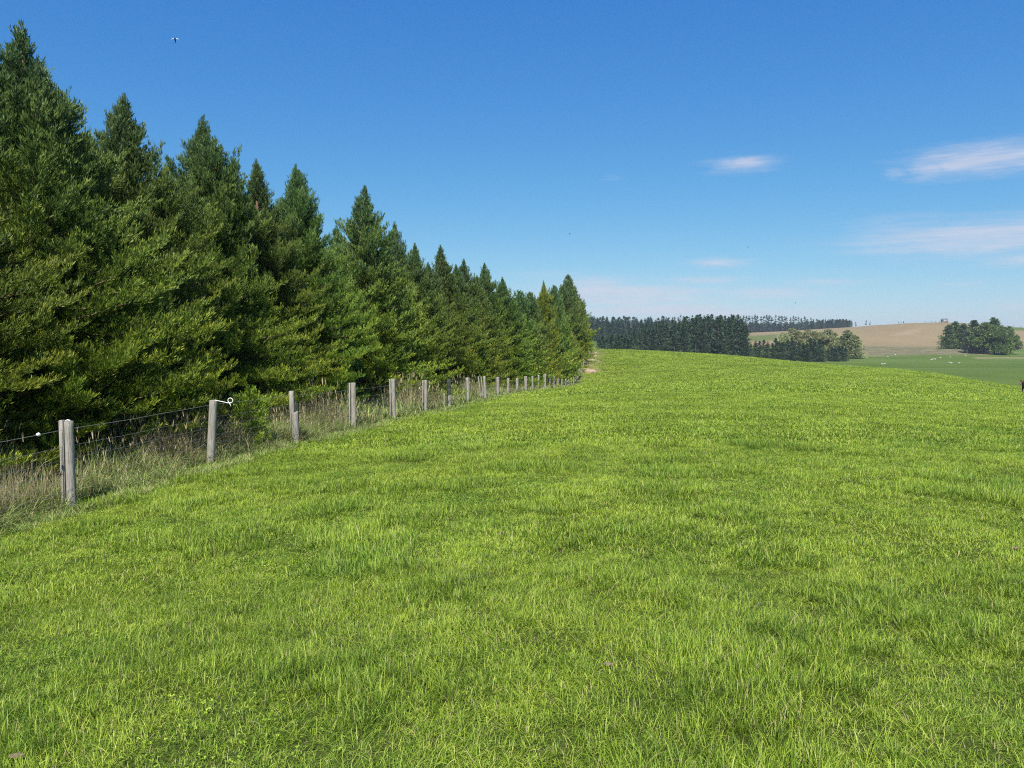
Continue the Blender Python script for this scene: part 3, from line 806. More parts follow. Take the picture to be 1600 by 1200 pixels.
# dark plantation block
for i, px in enumerate(np.arange(986, 1166, 5.6)):
    top = np.interp(px, [985, 1000, 1030, 1055, 1075, 1100, 1150, 1166], [516, 508, 503, 502, 495, 494, 494, 507]) + rng.uniform(-2, 5)
    far_tree('pine', 20, px + rng.uniform(-1.5, 1.5), 372 + rng.uniform(-8, 8), top + rng.uniform(0, 9), rng.uniform(.75, 1.0), 'dark blue green pine in the dense block in the valley beyond the brow', 'pine tree', 'dark pines of the valley block', 'pine_tree', i)
for i, px in enumerate(np.arange(1004, 1160, 6.4)):
    top = np.interp(px, [985, 1000, 1030, 1055, 1075, 1100, 1150, 1166], [514, 506, 501, 500, 493, 492, 492, 503]) + rng.uniform(-2, 4)
    far_tree('pine', 20, px + rng.uniform(-2, 2), 396 + rng.uniform(-8, 8), top, rng.uniform(.7, .95), 'dark blue green pine in the dense block in the valley beyond the brow', 'pine tree', 'dark pines of the valley block', 'pine_tree', i)
for i, px in enumerate(np.arange(936, 990, 5.0)):
    far_tree('pine', 20, px + rng.uniform(-1, 1), 330 + rng.uniform(-25, 10), 522 + rng.uniform(-4, 8), 1.2, 'smaller dark conifer between the pine block and the end of the treeline', 'conifer', 'small conifers left of the pine block', 'pine_tree', i)
for i, px in enumerate(np.arange(1168, 1292, 6.2)):
    far_tree('pine', 20, px + rng.uniform(-1.5, 1.5), 375 + rng.uniform(-6, 6), 532 + rng.uniform(-5, 6), 1.15, 'short dark conifer in the low row right of the tall pine block', 'conifer', 'short dark conifers in the low row', 'pine_tree', i)
for i, px in enumerate(np.arange(1294, 1326, 5.4)):
    far_tree('pine', 20, px, 378 + rng.uniform(-4, 4), 541 + rng.uniform(-3, 3), 1.4, 'low dark shrub at the foot of the olive green trees', 'shrub', 'low shrubs below the olive green trees', 'evergreen_shrub', i)
for i, (px, top, Y, w) in enumerate([(1224, 516, 415, 1.1), (1240, 511, 420, 1.35), (1256, 510, 425, 1.35), (1272, 511, 418, 1.35), (1289, 512, 424, 1.3), (1305, 516, 415, 1.3)]):
    far_tree('broad', 15, px, Y, top, w, 'olive green leafy tree rising behind the low dark row', 'tree', 'olive green trees behind the low dark row', 'leafy_tree', i, mat=M['olive'])
far_tree('fir', 18, 1323, 410, 515, 1.7, 'yellow green pointed tree at the right end of the olive group', 'tree', None, 'leafy_tree', 1, mat=M['olive'])
far_tree('fir', 18, 1335, 408, 523, 1.5, 'small yellow green tree on the right flank of the olive group', 'tree', None, 'leafy_tree', 2, mat=M['olive'])
for i, (kd, H0, px, top, Y, w, mm, lab) in enumerate([
    ('fir', 18, 1481, 507, 520, 1.3, None, 'green conifer at the left end of the clump on the right'),
    ('fir', 18, 1491, 502, 525, 1.25, None, 'pointed green conifer in the left half of the right hand clump'),
    ('fir', 18, 1504, 505, 518, 1.2, None, 'round shouldered conifer just left of the notch in the right hand clump'),
    ('fir', 18, 1520, 500, 462, 1.1, 'pine', 'dark pointed conifer in the middle of the right hand clump'),
    ('broad', 15, 1534, 501, 455, 1.15, None, 'green leafy tree right of the dark pointed one in the right hand clump'),
    ('fir', 18, 1550, 496, 470, 1.25, None, 'tallest green tree of the right hand clump'),
    ('broad', 15, 1560, 504, 448, 1.15, None, 'broad green leafy tree at the front of the right hand clump'),
    ('broad', 15, 1578, 514, 455, 1.1, None, 'low green leafy tree at the right end of the right hand clump')]):
    far_tree(kd, H0, px, Y, top, w, lab, 'tree', 'trees of the right hand clump', 'conifer_tree' if kd == 'fir' else 'leafy_tree', i, mat=M[mm] if mm else None)
# ridge pines on the skyline
for i, px in enumerate(np.arange(1040, 1338, 4.6)):
    top = np.interp(px, [1000, 1100, 1200, 1250, 1300, 1338], [494, 492.5, 492, 495, 499, 502]) + rng.uniform(-1.5, 2.5)
    far_tree('ridge', 20, px + rng.uniform(-1, 1), 985 + rng.uniform(-12, 12), top, rng.uniform(.8, 1.3), 'slim dark pine in the skyline row along the far ridge', 'pine tree', 'slim pines along the far ridge', 'pine_tree', i)
for i, (px, top) in enumerate([(1352, 500), (1358, 502)]):
    far_tree('ridge', 20, px, 950, top, 1.3, 'lone bushy pine past the right end of the ridge line of pines', 'pine tree', 'pines past the end of the ridge line', 'pine_tree', i)
for i, (px, top) in enumerate([(1402, 501.5), (1406, 502), (1410, 501), (1444, 503.5), (1453, 503), (1459, 503.2), (1466, 504)]):
    far_tree('ridge', 20, px, 830, top, 1.6, 'tiny dark tree on the crest of the brown hill', 'tree', 'tiny trees on the crest of the brown hill', 'pine_tree', i)
for i, (px, top) in enumerate([(1500, 503), (1516, 501), (1572, 508), (1581, 509), (1593, 511)]):
    far_tree('ridge', 20, px, 840, top, 1.6, 'small dark tree on the skyline behind the right hand clump', 'tree', 'small skyline trees behind the right hand clump', 'pine_tree', i)
# woods that read as one mass
def wood_mass(name, spots, label):
    c = proto_coll(name + '_protos', [ME['pine'][0][1], ME['pine'][1][1], ME['pine'][2][1]])
    P, S, I, Ro = [], [], [], []
    for (px, Y, h, w) in spots:
        x = (px-800)/F*Y; P.append((x, Y, gz(x, Y)-.3)); S.append((h/20*w, h/20*w, h/20)); I.append(random.randrange(3)); Ro.append((0, 0, random.uniform(0, 6.28)))
    gn_scatter(name, np.array(P), np.array(Ro), np.array(S), np.array(I), c, label, 'wood')
wood_mass('far_wood', [(px + random.uniform(-3, 3), Y, random.uniform(13, 18), 1.4) for Y in (640, 720, 800, 880, 960) for px in np.arange(905, 1046, 7.5)], 'blue green wood covering the far hillside just right of the treeline')
wood_mass('ridge_wood', [(px + random.uniform(-2, 2), Y, random.uniform(11, 14), 1.9) for Y in (1010, 1035) for px in np.arange(1035, 1330, 5)], 'dark low wood filling in beneath the line of ridge pines')

# ------------------------------------------------------------------ fence
POSTS = [ # px, base row, top row, style, lean (x), label
 (100, 795, 658, 'double', .0, 'thick grey post paired with a slimmer one, nearest and leftmost fence post'),
 (325, 729, 625, 'single', .07, 'leaning grey fence post with a white wire hook on its top'),
 (458, 692, 611, 'cut', -.03, 'grey fence post with a shorter rounded post set against its right side'),
 (549, 670, 598, 'split', .0, 'straight pale grey fence post with a dark seam, fourth from the left'),
 (613, 655, 592, 'split', -.02, 'pale grey fence post with a dark seam, fifth from the left'),
 (663, 643, 594, 'split', .0, 'pale grey fence post between two small white insulators'),
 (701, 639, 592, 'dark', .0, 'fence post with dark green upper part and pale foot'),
 (731, 631, 590, 'single', -.03, 'pale fence post just right of the dark one'),
 (757, 624, 588, 'split', -.05, 'fence post with slim leaning battens at its left, beyond the dark one'),
 (777, 618, 589, 'split', .0, 'doubled fence post right of the one with leaning battens'),
 (794, 621, 591, 'single', .0, 'stout pale fence post in the middle distance, right of the doubled one'),
 (808, 617, 591, 'single', .0, None), (821, 614, 588, 'split', .0, None), (832, 612, 588, 'single', .0, None),
 (841.5, 609, 586, 'single', .0, None), (851, 608, 584, 'split', .0, None), (859, 604, 585, 'single', .0, None), (866, 604, 588, 'single', .0, None),
 (872, 605, 591, 'single', .0, None), (878, 605, 593, 'single', .0, None), (884, 604, 592, 'single', .0, None), (888, 604, 592, 'single', .0, None),
 (892.5, 603, 591, 'single', .0, None), (896.5, 602, 589, 'single', .0, None), (901, 600, 593, 'single', .0, None),
 (903.5, 593, 574, 'thin', .0, None), (906.5, 588, 575, 'thin', .0, None), (909, 581, 565, 'thin', .0, None), (911.5, 572, 558, 'thin', .0, None), (914, 565, 553, 'thin', .0, None),
 (921, 549, 541, 'thin', .0, None)]
def fence_Y(px): return FA/(FK - (px-800)/F)
def round_post(mb, r, h, seed, cut=.0, flat=0.0, cx=0, cy=0):
    rr = random.Random(seed); n = 14; zs = [-.3, 0, .2*h, .45*h, .7*h, .93*h, h - .012, h]
    ph = rr.uniform(0, 6); vs = []
    for j, z in enumerate(zs):
        for k_ in range(n):
            a = 2*PI*k_/n; q = r*(1 + .07*math.sin(2*a+ph) + .04*math.sin(5*a+ph*2) + rr.uniform(-.015, .015))*(1.06 - .08*max(z, 0)/h)
            if j == len(zs)-1: q *= .86
            x = q*math.cos(a)+cx; y = q*math.sin(a)+cy
            zz = z + (cut*(x-cx) if j >= len(zs)-2 else 0)
            vs.append((x, y, zz))
    m = len(zs)
    q = [(j*n+k_, j*n+(k_+1) % n, (j+1)*n+(k_+1) % n, (j+1)*n+k_) for j in range(m-1) for k_ in range(n)]
    vs.append((cx, cy, h)); c1 = len(vs)-1
    mb.add(vs, q, [((m-1)*n+k_, (m-1)*n+(k_+1) % n, c1) for k_ in range(n)])
def batten(mb, w, d, h, seed, cx=0, cy=0, lean=0):
    rr = random.Random(seed)
    zs = [-.25, 0, .3*h, .65*h, h-.01, h]; vs = []
    for j, z in enumerate(zs):
        sx = w/2*(1+rr.uniform(-.05, .05)); sy = d/2*(1+rr.uniform(-.05, .05)); b = .22
        if j == len(zs)-1: sx *= .85; sy *= .85
        for (x, y) in ((-1+b, -1), (1-b, -1), (1, -1+b), (1, 1-b), (1-b, 1), (-1+b, 1), (-1, 1-b), (-1, -1+b)):
            vs.append((x*sx+cx+lean*z, y*sy+cy, z))
    n = 8; m = len(zs)
    q = [(j*n+k_, j*n+(k_+1) % n, (j+1)*n+(k_+1) % n, (j+1)*n+k_) for j in range(m-1) for k_ in range(n)]
    vs.append((cx+lean*h, cy, h)); c1 = len(vs)-1
    mb.add(vs, q, [((m-1)*n+k_, (m-1)*n+(k_+1) % n, c1) for k_ in range(n)])
fence_pts = []
def build_post(i, px, yb, yt, style, lean, lab):
    Y = fence_Y(px); x = (px-800)/F*Y; z = gz(x, Y)
    top = at(px, yt, Y).z; h = max(.8, min(1.45, top - z))
    t = empty('fence_post', (x, Y, z)); t.rotation_euler = (rng.uniform(-.015, .015), lean, 0)
    if lab is None:
        if style == 'thin': lab = 'thin fence post climbing the bare rise beside the far end of the treeline'; grp = 'thin posts up the far rise'
        else: lab = 'small pale fence post in the close spaced run dwindling toward the dip'; grp = 'distant posts of the wire fence'
        t['group'] = grp
    else: t['group'] = 'posts of the wire fence'
    tag(t, lab, 'fence post')
    def part(nm, fn, mat):
        mb = MB(); fn(mb); o = link(nm, mb.mesh(nm), mat, t)
        me = o.data
        me.polygons.foreach_set('use_smooth', np.array([len(p.vertices) == 4 for p in me.polygons])); return o
    seed = 10+i
    if style == 'double':
        part('post', lambda m: round_post(m, .062, h, seed, cx=.04), M['wood'])
        part('batten', lambda m: batten(m, .055, .07, h+.012, seed+50, cx=-.068, cy=.02), M['wood'])
        part('wire_staple', lambda m: m.tube([(.0, -.02, h+.005), (.04, -.03, h+.02), (.08, -.03, h+.012)], .007, 6), M['white'])
    elif style == 'single':
        part('post', lambda m: round_post(m, .072 if Y < 30 else .085, h, seed, cut=.05), M['wood'])
    elif style == 'cut':
        part('post', lambda m: batten(m, .10, .10, h, seed, cx=-.02, cy=.03), M['wood'])
        part('short_post', lambda m: round_post(m, .062, h*.60, seed+9, cut=.55, cx=.065, cy=-.05), M['wood'])
        part('dark_cap', lambda m: batten(m, .085, .05, h*.76, seed+4, cx=.075, cy=.035), M['wood_dark'])  # dark slat standing in for the shadow above the short post
    elif style == 'split':
        part('post', lambda m: round_post(m, .062 if Y < 40 else .075, h, seed, cx=.045), M['wood'])
        part('batten', lambda m: batten(m, .05, .06, h-.005, seed+50, cx=-.062, cy=.035, lean=(-.05 if abs(px-757) < 2 else 0)), M['wood'])
        if abs(px-757) < 2: part('batten', lambda m: batten(m, .05, .05, h, seed+51, cx=-.18, cy=.06, lean=-.07), M['wood'])
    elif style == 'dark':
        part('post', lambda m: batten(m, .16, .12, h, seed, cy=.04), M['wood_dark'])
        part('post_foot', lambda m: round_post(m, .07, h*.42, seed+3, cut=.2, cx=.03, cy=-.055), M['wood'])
    else:
        part('post', lambda m: round_post(m, .06, h, seed), M['wood'])
    if i == 1:   # pigtail insulator: rod and loop with a short tail
        mb = MB(); lp = [( .03, -.02, h+.005), (.17, -.03, h-.012), (.30, -.035, h-.03)]
        cc = Vector((.325, -.035, h+.022)); a0 = -2.0
        for k_ in range(15):
            a = a0 + 2*PI*k_/14; lp.append((cc.x + .044*math.cos(a), -.035 - .010*k_/14, cc.z + .044*math.sin(a)))
        lp.append((.33, -.05, h-.055)); lp.append((.345, -.05, h-.085))
        mb.tube(lp, .0060, 7); link('wire_hook', mb.mesh('wire_hook', True), M['white'], t)
    fence_pts.append((Y, x, z, h))
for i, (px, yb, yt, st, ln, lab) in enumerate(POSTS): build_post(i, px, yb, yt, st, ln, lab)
# a slim stake between sixth and dark post
x, Y = (694-800)/F*31.4, 31.4
mb = MB(); batten(mb, .05, .05, .62, 77); o = link('fence_stake', mb.mesh('fence_stake'), M['wood']); o.location = (x, Y, gz(x, Y))
tag(o, 'short slim stake standing just left of the dark fence post', 'stake')

# wire netting
def netting():
    mb = MB()
    Ys = np.arange(4.6, 104, .30)
    py_ = [p[0] for p in fence_pts]; order = np.argsort(py_)
    hy = np.array(py_)[order]; hh = np.array([p[3] for p in fence_pts])[order]
    def P(Y, f):
        near = np.min(np.abs(hy - Y)); sag = .025*min(1, near/1.8)*f
        h = float(np.interp(Y, hy, hh)) ; h = min(h, 1.2)
        x = fence_x(Y) - .045; return (x, Y, gz(x, Y) + f*(h-.06) - sag)
    fr = [.10, .21, .33, .46, .60, .76, .965]
    for f in fr:
        pts = [P(y, f) for y in np.concatenate([np.arange(4.6, 60, .45), np.arange(60, 104, 1.2)])]
        mb.tube(pts, .0022 if f < .9 else .0030, 3, cap=False)
    for i, y in enumerate(Ys[Ys < 62]):
        j = random.uniform(-.02, .02)
        mb.tube([P(y + j*(k_ % 2), fr[k_]) for k_ in range(6)], .0017, 3, cap=False)
    o = link('wire_netting', mb.mesh('wire_netting'), M['wire'])
    tag(o, 'thin grey stock netting and top wire strung along the fence posts', 'wire fence')
    return P
PW = netting()
def insulator(px, Y, f, lab):
    y = fence_Y(px); p = PW(y, f); mb = MB()
    mb.tube([(-.03, 0, 0), (-.012, 0, .004), (.012, 0, .004), (.03, 0, 0)], [.012, .022, .022, .012], 8)
    mb.tube([(0, 0, -.012), (.0, .0, .03)], .009, 6)
    o = link('insulator', mb.mesh('insulator', True), M['white']); o.location = (p[0], p[1]-.01, p[2]); o.rotation_euler = (0, .2, 1.4)
    tag(o, lab, 'insulator', 'white insulators on the fence wire')
insulator(62, 0, .965, 'white insulator on the top wire left of the nearest fence post')
insulator(657, 0, .80, 'small white insulator on the wire just left of the sixth post')
insulator(673, 0, .84, 'small white insulator on the wire just right of the sixth post')

# clods and stones on the bare clay rise
def rock(seed, sx, sy, sz):
    rr = np.random.default_rng(seed); import bmesh
    bm = bmesh.new(); bmesh.ops.create_icosphere(bm, subdivisions=2, radius=1)
    for v in bm.verts:
        k_ = 1 + rr.normal(0, .10); v.co = Vector((v.co.x*sx*k_, v.co.y*sy*k_, max(v.co.z, -.3)*sz*k_))
    me = bpy.data.meshes.new('clay_clod'); bm.to_mesh(me); bm.free(); return me
M['clay'] = simple_mat('pale_clay', (.30, .225, .155), .9, .1, .25, 3)
for i, (px, py, sx, sz, lab) in enumerate([(923, 582, 1.0, .45, 'biggest pale clay clod at the foot of the bare rise'), (921, 572, .35, .22, 'small pale clod above the biggest one'), (924, 563, .9, .16, 'long pale clay ledge below the shadowed hollow'),
        (930, 557, .3, .3, 'pale stone at the right end of the ledge'), (931, 553, .35, .3, 'upright pale stone near the top of the rise'), (926, 552.5, 1.1, .12, 'thin ochre ledge at the top of the bare rise'), (918, 577, .8, .1, 'reddish clay streak left of the biggest clod')]):
    x, Y = land(px, py, 104, 160)
    o = link('clay_clod', rock(i, sx, .5, sz), M['clay']); o.location = (x, Y, gz(x, Y) + .02); tag(o, lab, 'clod', 'clay clods on the bare rise')
# small lumps in the near field
M['dung'] = simple_mat('dry_clod', (.15, .11, .085), .9, .1, .4, 30)
for i, (px, py, s, lab) in enumerate([(950, 1047, .030, 'small pinkish dry clod lying in the grass at the lower middle'), (27, 1192, .034, 'small brown clod in the grass at the bottom left corner'), (1585, 862, .04, 'tiny pale clod in the grass near the right edge')]):
    x, Y = land(px, py, 2, 30)
    o = link('dry_clod', rock(20+i, s, s*.5, s*.3), M['dung']); o.location = (x, Y, gz(x, Y) + .03); tag(o, lab, 'clod')

# ------------------------------------------------------------------ animals
def skin_body(name, verts, edges, radii, sub=1, root=0):
    me = bpy.data.meshes.new(name); me.from_pydata(verts, edges, []); me.update()
    o = bpy.data.objects.new(name, me); COL.objects.link(o)
    md = o.modifiers.new('skin', 'SKIN'); md.use_smooth_shade = True
    sv = me.skin_vertices[0].data
    for i, r in enumerate(radii): sv[i].radius = r if hasattr(r, '__len__') else (r, r); sv[i].use_root = (i == root)
    ms = o.modifiers.new('sub', 'SUBSURF'); ms.levels = sub; ms.render_levels = sub
    dg = bpy.context.evaluated_depsgraph_get(); dg.update()
    m2 = bpy.data.meshes.new_from_object(o.evaluated_get(dg)); bpy.data.objects.remove(o)
    return m2
def quadruped(H, body_r, leg_r, head_len, neck_up, wool=1.0, graze=False):
    """standing along +X, head at +X; H height at the withers"""
    V, E, Rr = [], [], []
    def v(p, r): V.append(p); Rr.append(r); return len(V)-1
    L = H*1.15
    zb = H*.72
    hip = v((-L*.42, 0, zb*1.05), body_r*.82*wool); mid = v((-L*.05, 0, zb*.98), body_r*wool); ch = v((L*.33, 0, zb*.98), (body_r*.92*wool))
    E += [(hip, mid), (mid, ch)]
    n1 = v((L*.50, 0, zb*(1.12 if not graze else .92)), body_r*.5*wool); E.append((ch, n1))
    hz = H*(1.0+neck_up) if not graze else H*.25
    h1 = v((L*.66, 0, hz), body_r*.40); E.append((n1, h1))
    if graze: h2 = v((L*.74, 0, hz-head_len*.8), body_r*.20)
    else: h2 = v((L*.66+head_len*.85, 0, hz-head_len*.45), body_r*.24)
    E.append((h1, h2))
    tl = v((-L*.52, 0, zb*.95), body_r*.22); tl2 = v((-L*.55, 0, zb*.45), body_r*.10); E += [(hip, tl), (tl, tl2)]
    for s in (-1, 1):
        a = v((L*.30, s*body_r*.55, zb*.62), leg_r*1.9); b = v((L*.31, s*body_r*.55, H*.30), leg_r*1.05); c = v((L*.30, s*body_r*.55, H*.07), leg_r*.8); d = v((L*.325, s*body_r*.55, .012), leg_r)
        E += [(ch, a), (a, b), (b, c), (c, d)]
        a = v((-L*.38, s*body_r*.55, zb*.66), leg_r*2.3); b = v((-L*.47, s*body_r*.55, H*.34), leg_r*1.1); c = v((-L*.43, s*body_r*.55, H*.07), leg_r*.8); d = v((-L*.41, s*body_r*.55, .012), leg_r)
        E += [(hip, a), (a, b), (b, c), (c, d)]
    me = skin_body('body', V, E, Rr, 1, 1)
    return me, V[h1], V[h2]
M['hide'] = simple_mat('dark_brown_hide', (.055, .022, .014), .6, .3, .5, 3)
M['muzzle'] = simple_mat('pinkish_brown_muzzle', (.16, .09, .075), .5, .3, .2, 3)
M['wool'] = simple_mat('white_wool', (.44, .42, .37), .95, .1, .1, 6)
M['black'] = simple_mat('black', (.01, .01, .012), .4, .4, .1)
me, h1, h2 = quadruped(1.12, .30, .052, .40, .02)
cx, cy = land(1604, 615, 60, 100)
cow = link('cow', me, M['hide']); cow.location = (cx, cy, gz(cx, cy)+.0); cow.rotation_euler = (0, 0, R(-148))
tag(cow, 'dark brown young cow facing the viewer, half cut off at the right edge', 'cow')
def ear(parent, hp, s, ln, mat):
    mb = MB(); a = Vector(hp); mb.tube([a + Vector((-.02, s*.07, .07)), a + Vector((-.03, s*(.07+ln*.5), .09)), a + Vector((-.03, s*(.07+ln), .06))], [.03, .05, .012], 6)
    return link('ear', mb.mesh('ear', True), mat, parent)
for s in (-1, 1): ear(cow, h1, s, .20, M['hide'])
mb = MB(); mb.tube([Vector(h2) - Vector((.07, 0, -.03)), Vector(h2) + Vector((.0, 0, 0)), Vector(h2) + Vector((.06, 0, -.03))], [.085, .088, .06], 10); link('muzzle', mb.mesh('muzzle', True), M['muzzle'], cow)
for s in (-1, 1):
    mb = MB(); p = Vector(h1)*.6 + Vector(h2)*.4 + Vector((.02, s*.085, .05)); mb.tube([p - Vector((.015, 0, 0)), p, p + Vector((.015, 0, 0))], [.008, .02, .008], 6); link('eye', mb.mesh('eye', True), M['black'], cow)
# sheep
sA, a1, a2 = quadruped(.68, .25, .032, .22, .0, 1.12)
sB, b1, b2 = quadruped(.68, .25, .032, .22, .0, 1.12, graze=True)
SHEEP = [(1387, 558, 1, 'sheep just left of the one highest up the far field'), (1399, 555.5, 0, 'sheep highest up the far field, close under the rough strip'),
 (1378, 570, 0, 'left sheep of the pair low in the far field nearest the brow'), (1382.5, 569.6, 1, 'right sheep of the pair low in the far field nearest the brow'),
 (1329, 573, 1, 'lone sheep furthest left, just above the brow of the near field'), (1455, 563.3, 0, 'left sheep of the bright trio in the middle of the far field'),
 (1457, 562.6, 1, 'middle sheep of the bright trio in the far field'), (1460.5, 562.3, 1, 'right sheep of the bright trio in the far field'),
 (1469.5, 560, 0, 'single sheep just right of the bright trio'), (1485, 559, 1, 'sheep above the lower right pair, toward the right hand clump'),
 (1483, 567.5, 0, 'left sheep of the lower right pair'), (1486.5, 568.3, 1, 'right sheep of the lower right pair'), (1498.5, 568.6, 0, 'sheep furthest right in the far field'),
 (1509, 556.5, 0, 'sheep close to the foot of the right hand clump')]
for i, (px, py, g, lab) in enumerate(SHEEP):
    x, Y = land(px, py, 205, 520)
    o = link('sheep', (sB if g else sA), M['wool']); o.location = (x, Y, gz(x, Y)); k_ = .88 if g else .85; o.scale = (k_, k_, k_)
    o.rotation_euler = (0, 0, [0.2, PI+.1, -.3, PI-.4, .5][i % 5])
    tag(o, 'pale ' + lab, 'sheep', 'sheep grazing in the far green field')

# birds
M['feather'] = simple_mat('pale_feather', (.42, .44, .48), .6, .2, .08); M['feather_dark'] = simple_mat('dark_feather', (.02, .02, .03), .6, .2, .2)
def bird(px, py, Y, span, lab, simple=False):
    p = at(px, py, Y); t = empty('bird', p); tag(t, lab, 'bird', None); k_ = span/.62
    me = skin_body('body', [(0, -.10, .045), (0, -.05, .03), (0, 0, 0), (0, .05, -.11), (0, .07, -.27)], [(0, 1), (1, 2), (2, 3), (3, 4)], [.03, .045, .060, .050, (.036, .020)], 1, 2)
    b = link('body', me, M['feather_dark'], t); b.scale = (k_,)*3
    for s in (-1, 1):
        prof = [(0, .06, -.05, .0), (.09, .05, -.055, .035), (.18, .035, -.05, .03), (.26, .01, -.045, .0), (.32, -.03, -.035, -.03)]
        vs = []
        for (x, f, r, z) in prof:
            for dz in (.004, -.004): vs += [(s*x, f*.3-.0, z+dz+f*.55), (s*x, r*.3, z+dz+r*.55)]
        q = []
        for j in range(4):
            a = j*4; c = a+4
            q += [(a, a+1, c+1, c), (a+2, c+2, c+3, a+3), (a, c, c+2, a+2), (a+1, a+3, c+3, c+1)]
        q += [(16, 17, 19, 18), (0, 2, 3, 1)]
        w = link('wing', np_mesh('wing', vs, [np.array(q)]), M['feather'] if not simple else M['feather_dark'], t); w.scale = (k_,)*3
    return t
bird(273.5, 61, 26, .27, 'bird with pale outstretched wings and dark hanging body, high over the treeline')
bird(890, 365, 150, .45, 'distant bird, a dark speck above the middle of the sky', True)
bird(1169, 386, 160, .45, 'distant bird, a dark speck below the small oval cloud', True)
bird(1243, 473, 170, .45, 'distant bird, a dark speck just above the ridge pines', True)

# small pale shed on the hill
x, Y = (1473.5-800)/F*800, 800
t = empty('shed', (x, Y, gz(x, Y)), .3); tag(t, 'small pale building on the skyline beside the right hand clump', 'shed')
M['shed'] = simple_mat('cream_paint', (.24, .23, .20), .7, .2, .1); M['tin'] = simple_mat('grey_tin', (.18, .18, .19), .5, .4, .1)
mb = MB(); mb.box((0, 0, 1.1), (5.2, 4, 2.8)); link('wall', mb.mesh('wall'), M['shed'], t)
mb = MB(); mb.add([(-3, -2.3, 2.8), (3, -2.3, 2.8), (3, 0, 4.1), (-3, 0, 4.1), (-3, 2.3, 2.8), (3, 2.3, 2.8)], [(0, 1, 2, 3), (3, 2, 5, 4), (0, 4, 5, 1)], [(0, 3, 4), (1, 5, 2)]); link('roof', mb.mesh('roof'), M['tin'], t)
mb = MB(); mb.box((0, -2.02, 1.0), (1.4, .06, 2.2)); link('door', mb.mesh('door'), M['tin'], t)

# ------------------------------------------------------------------ haze
def haze():
    m, N, out = new_mat('haze')
    v = N.n('ShaderNodeVolumePrincipled', inp={'Density': HAZE, 'Anisotropy': .2})
    v.inputs['Color'].default_value = (.80, .90, 1.0, 1)
    N.l(v.outputs[0], out.inputs['Volume'])
    mb = MB(); mb.box((0, 0, -5), (3900, 3900, 105)); o = link('haze', mb.mesh('haze'), m); tag(o, 'thin blue summer haze over the far hills', 'haze', kind='stuff')
HAZE = 0.0

# ------------------------------------------------------------------ sky and sun
SUN_EL, SUN_AZ = R(50), R(188)      # azimuth clockwise from +Y
w = bpy.data.worlds.new('World'); sc.world = w; w.use_nodes = True
N = NT(w.node_tree); w.node_tree.nodes.clear()
out = N.n('ShaderNodeOutputWorld'); SKY = .13; bg = N.n('ShaderNodeBackground', inp={'Strength': SKY/1.74})
sky = N.n('ShaderNodeTexSky', sky_type='NISHITA'); sky.sun_disc = False; sky.sun_elevation = SUN_EL; sky.sun_rotation = SUN_AZ
sky.altitude = 300; sky.air_density = 1.0; sky.dust_density = .4; sky.ozone_density = 2.2
tc = N.n('ShaderNodeTexCoord'); sx = N.n('ShaderNodeSeparateXYZ'); nm = N.n('ShaderNodeVectorMath', operation='NORMALIZE')
N.l(tc.outputs['Generated'], nm.inputs[0]); N.l(nm.outputs[0], sx.inputs[0])
az = N.math('ARCTAN2', sx.outputs[0], sx.outputs[1]); el = N.math('ARCSINE', sx.outputs[2])
def azel(px, py):
    a, b, c = ray(px, py); return math.atan2(a, b), math.atan2(c, math.hypot(a, b))
CL = [ # px, py, half width, half height, strength, softness of detail
 (1157, 257, 66, 17, .75), (952, 277, 34, 12, .35), (1545, 247, 120, 30, .85), (1625, 240, 100, 26, .7), (1452, 262, 40, 26, .70), (1398, 270, 22, 13, .55),
 (1550, 370, 210, 32, .95), (1420, 352, 110, 20, .55), (1620, 400, 90, 22, .7), (1128, 411, 60, 12, .65), (980, 460, 190, 24, .95), (1080, 438, 120, 12, .7), (1190, 458, 130, 15, .65), (1010, 484, 200, 12, .95),
 (930, 445, 90, 22, .75), (1300, 441, 90, 9, .55), (1505, 444, 45, 8, .45), (1580, 480, 50, 13, .6), (1350, 395, 80, 8, .35), (860, 432, 90, 12, .45), (1510, 495, 45, 9, .45), (1560, 510, 90, 8, .5), (1150, 489, 190, 8, .85)]
cmb = N.n('ShaderNodeCombineXYZ'); N.l(N.math('MULTIPLY', az, 1.0), cmb.inputs[0]); N.l(N.math('MULTIPLY', el, 3.6), cmb.inputs[1])
nz1 = N.noise(cmb.outputs[0], 13.0, 7, .66); nz2 = N.noise(cmb.outputs[0], 34.0, 5, .6)
wx = N.math('MULTIPLY', N.math('SUBTRACT', nz1, .5), .06); wy = N.math('MULTIPLY', N.math('SUBTRACT', nz2, .5), .012)
azw = N.math('ADD', az, wx); elw = N.math('ADD', el, wy)
tot = None
for (px, py, hw, hh, st) in CL:
    a0, e0 = azel(px, py); wa = hw/F*1.15; we = hh/F*1.15
    dx = N.math('MULTIPLY', N.math('SUBTRACT', azw, a0), 1/wa); dy = N.math('MULTIPLY', N.math('SUBTRACT', elw, e0), 1/we)
    r2 = N.math('ADD', N.math('MULTIPLY', dx, dx), N.math('MULTIPLY', dy, dy))
    g = N.math('MULTIPLY', N.math('POWER', 2.718, N.math('MULTIPLY', r2, -1.6)), st)
    tot = g if tot is None else N.math('MAXIMUM', tot, g)
cm3 = N.n('ShaderNodeCombineXYZ'); N.l(az, cm3.inputs[0]); N.l(N.math('MULTIPLY', el, 13.0), cm3.inputs[1])
nz3 = N.noise(cm3.outputs[0], 7.0, 7, .66)
det = N.math('ADD', N.math('MULTIPLY', nz1, .45), N.math('MULTIPLY', nz3, .85))
dens = N.math('MULTIPLY', N.math('SUBTRACT', N.math('ADD', N.math('MULTIPLY', tot, 1.15), N.math('MULTIPLY', det, 1.25)), 1.02), 1.35, clamp=True)
sep_ = N.ramp(nz3, [(.34, .5), (.60, 1.0)])
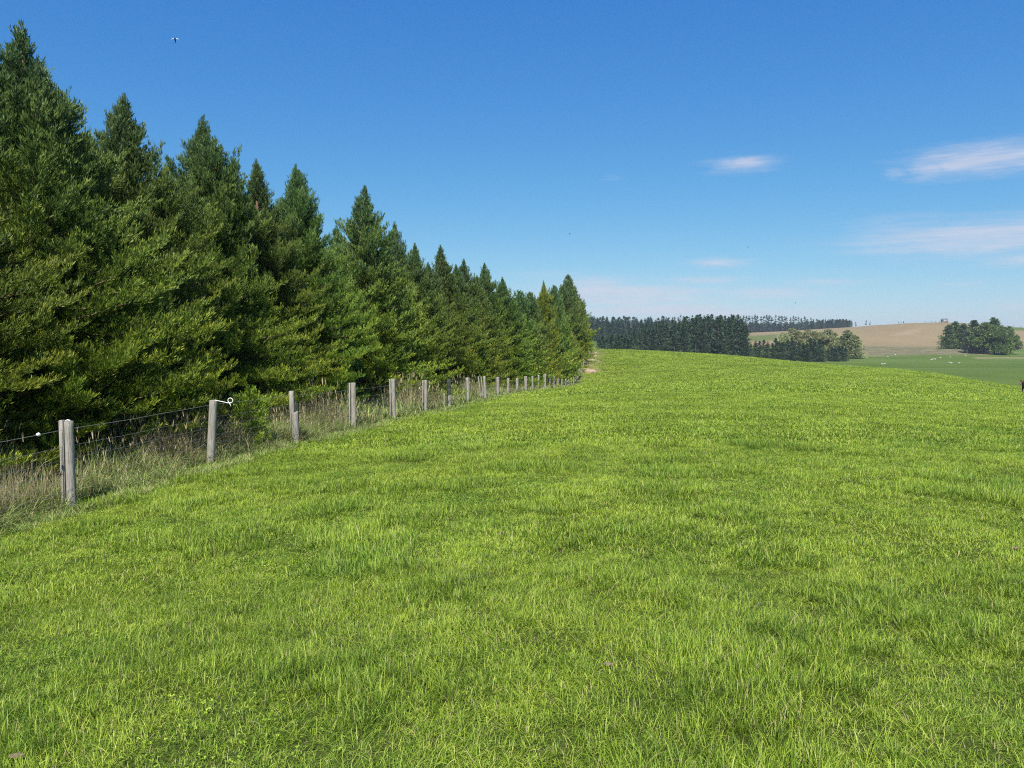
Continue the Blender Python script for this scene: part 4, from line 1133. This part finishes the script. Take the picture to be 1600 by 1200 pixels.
dens = N.math('MULTIPLY', N.math('MULTIPLY', N.math('MULTIPLY', dens, sep_), N.math('MULTIPLY', tot, 1.4, clamp=True)), .72, clamp=True)
csh = N.mix(nz2, (4.5, 4.75, 5.8), (5.6, 5.7, 6.4))
# the blue of the photograph is deeper and more saturated than the model's
sk = N.n('ShaderNodeSeparateColor'); N.l(sky.outputs[0], sk.inputs[0]); cc_ = N.n('ShaderNodeCombineColor')
for i_, (g_, p_) in enumerate(((.57, 1.39), (.68, .88), (.84, .42))):
    N.l(N.math('MULTIPLY', N.math('POWER', N.math('MULTIPLY', sk.outputs[i_], SKY), p_), g_ / SKY), cc_.inputs[i_])
N.l(N.mix(dens, cc_.outputs[0], csh), bg.inputs[0]); N.l(bg.outputs[0], out.inputs[0])

sl = bpy.data.lights.new('sun', 'SUN'); sl.energy = 4.8; sl.angle = R(.53); sl.color = (1.0, .955, .88)
so = bpy.data.objects.new('sun', sl); COL.objects.link(so)
tosun = Vector((math.sin(SUN_AZ)*math.cos(SUN_EL), math.cos(SUN_AZ)*math.cos(SUN_EL), math.sin(SUN_EL)))
so.rotation_euler = tosun.to_track_quat('Z', 'Y').to_euler()
HAZE = .00016
haze()

# ------------------------------------------------------------------ camera and render settings
cam = bpy.data.cameras.new('camera'); co = bpy.data.objects.new('camera', cam); COL.objects.link(co)
cam.sensor_width = 36; cam.lens = 36*F/1600; cam.clip_end = 12000; cam.clip_start = .05
co.location = (0, 0, EYE); co.rotation_euler = (PI/2 - PITCH, 0, 0)
sc.camera = co
sc.view_settings.view_transform = 'Standard'; sc.view_settings.look = 'None'; sc.view_settings.exposure = .8; sc.view_settings.gamma = 1
sc.view_settings.use_curve_mapping = False
cy_ = sc.cycles
cy_.max_bounces = 6; cy_.diffuse_bounces = 3; cy_.glossy_bounces = 2; cy_.transmission_bounces = 4; cy_.transparent_max_bounces = 6; cy_.volume_bounces = 0
cy_.sample_clamp_indirect = 4; cy_.use_denoising = False; cy_.denoiser = 'OPENIMAGEDENOISE'; cy_.denoising_input_passes = 'RGB_ALBEDO_NORMAL'; cy_.denoising_prefilter = 'ACCURATE'; cy_.use_adaptive_sampling = True; cy_.adaptive_threshold = .015
cy_.pixel_filter_type = 'BLACKMAN_HARRIS'; cy_.filter_width = 1.15
sc.render.film_transparent = False
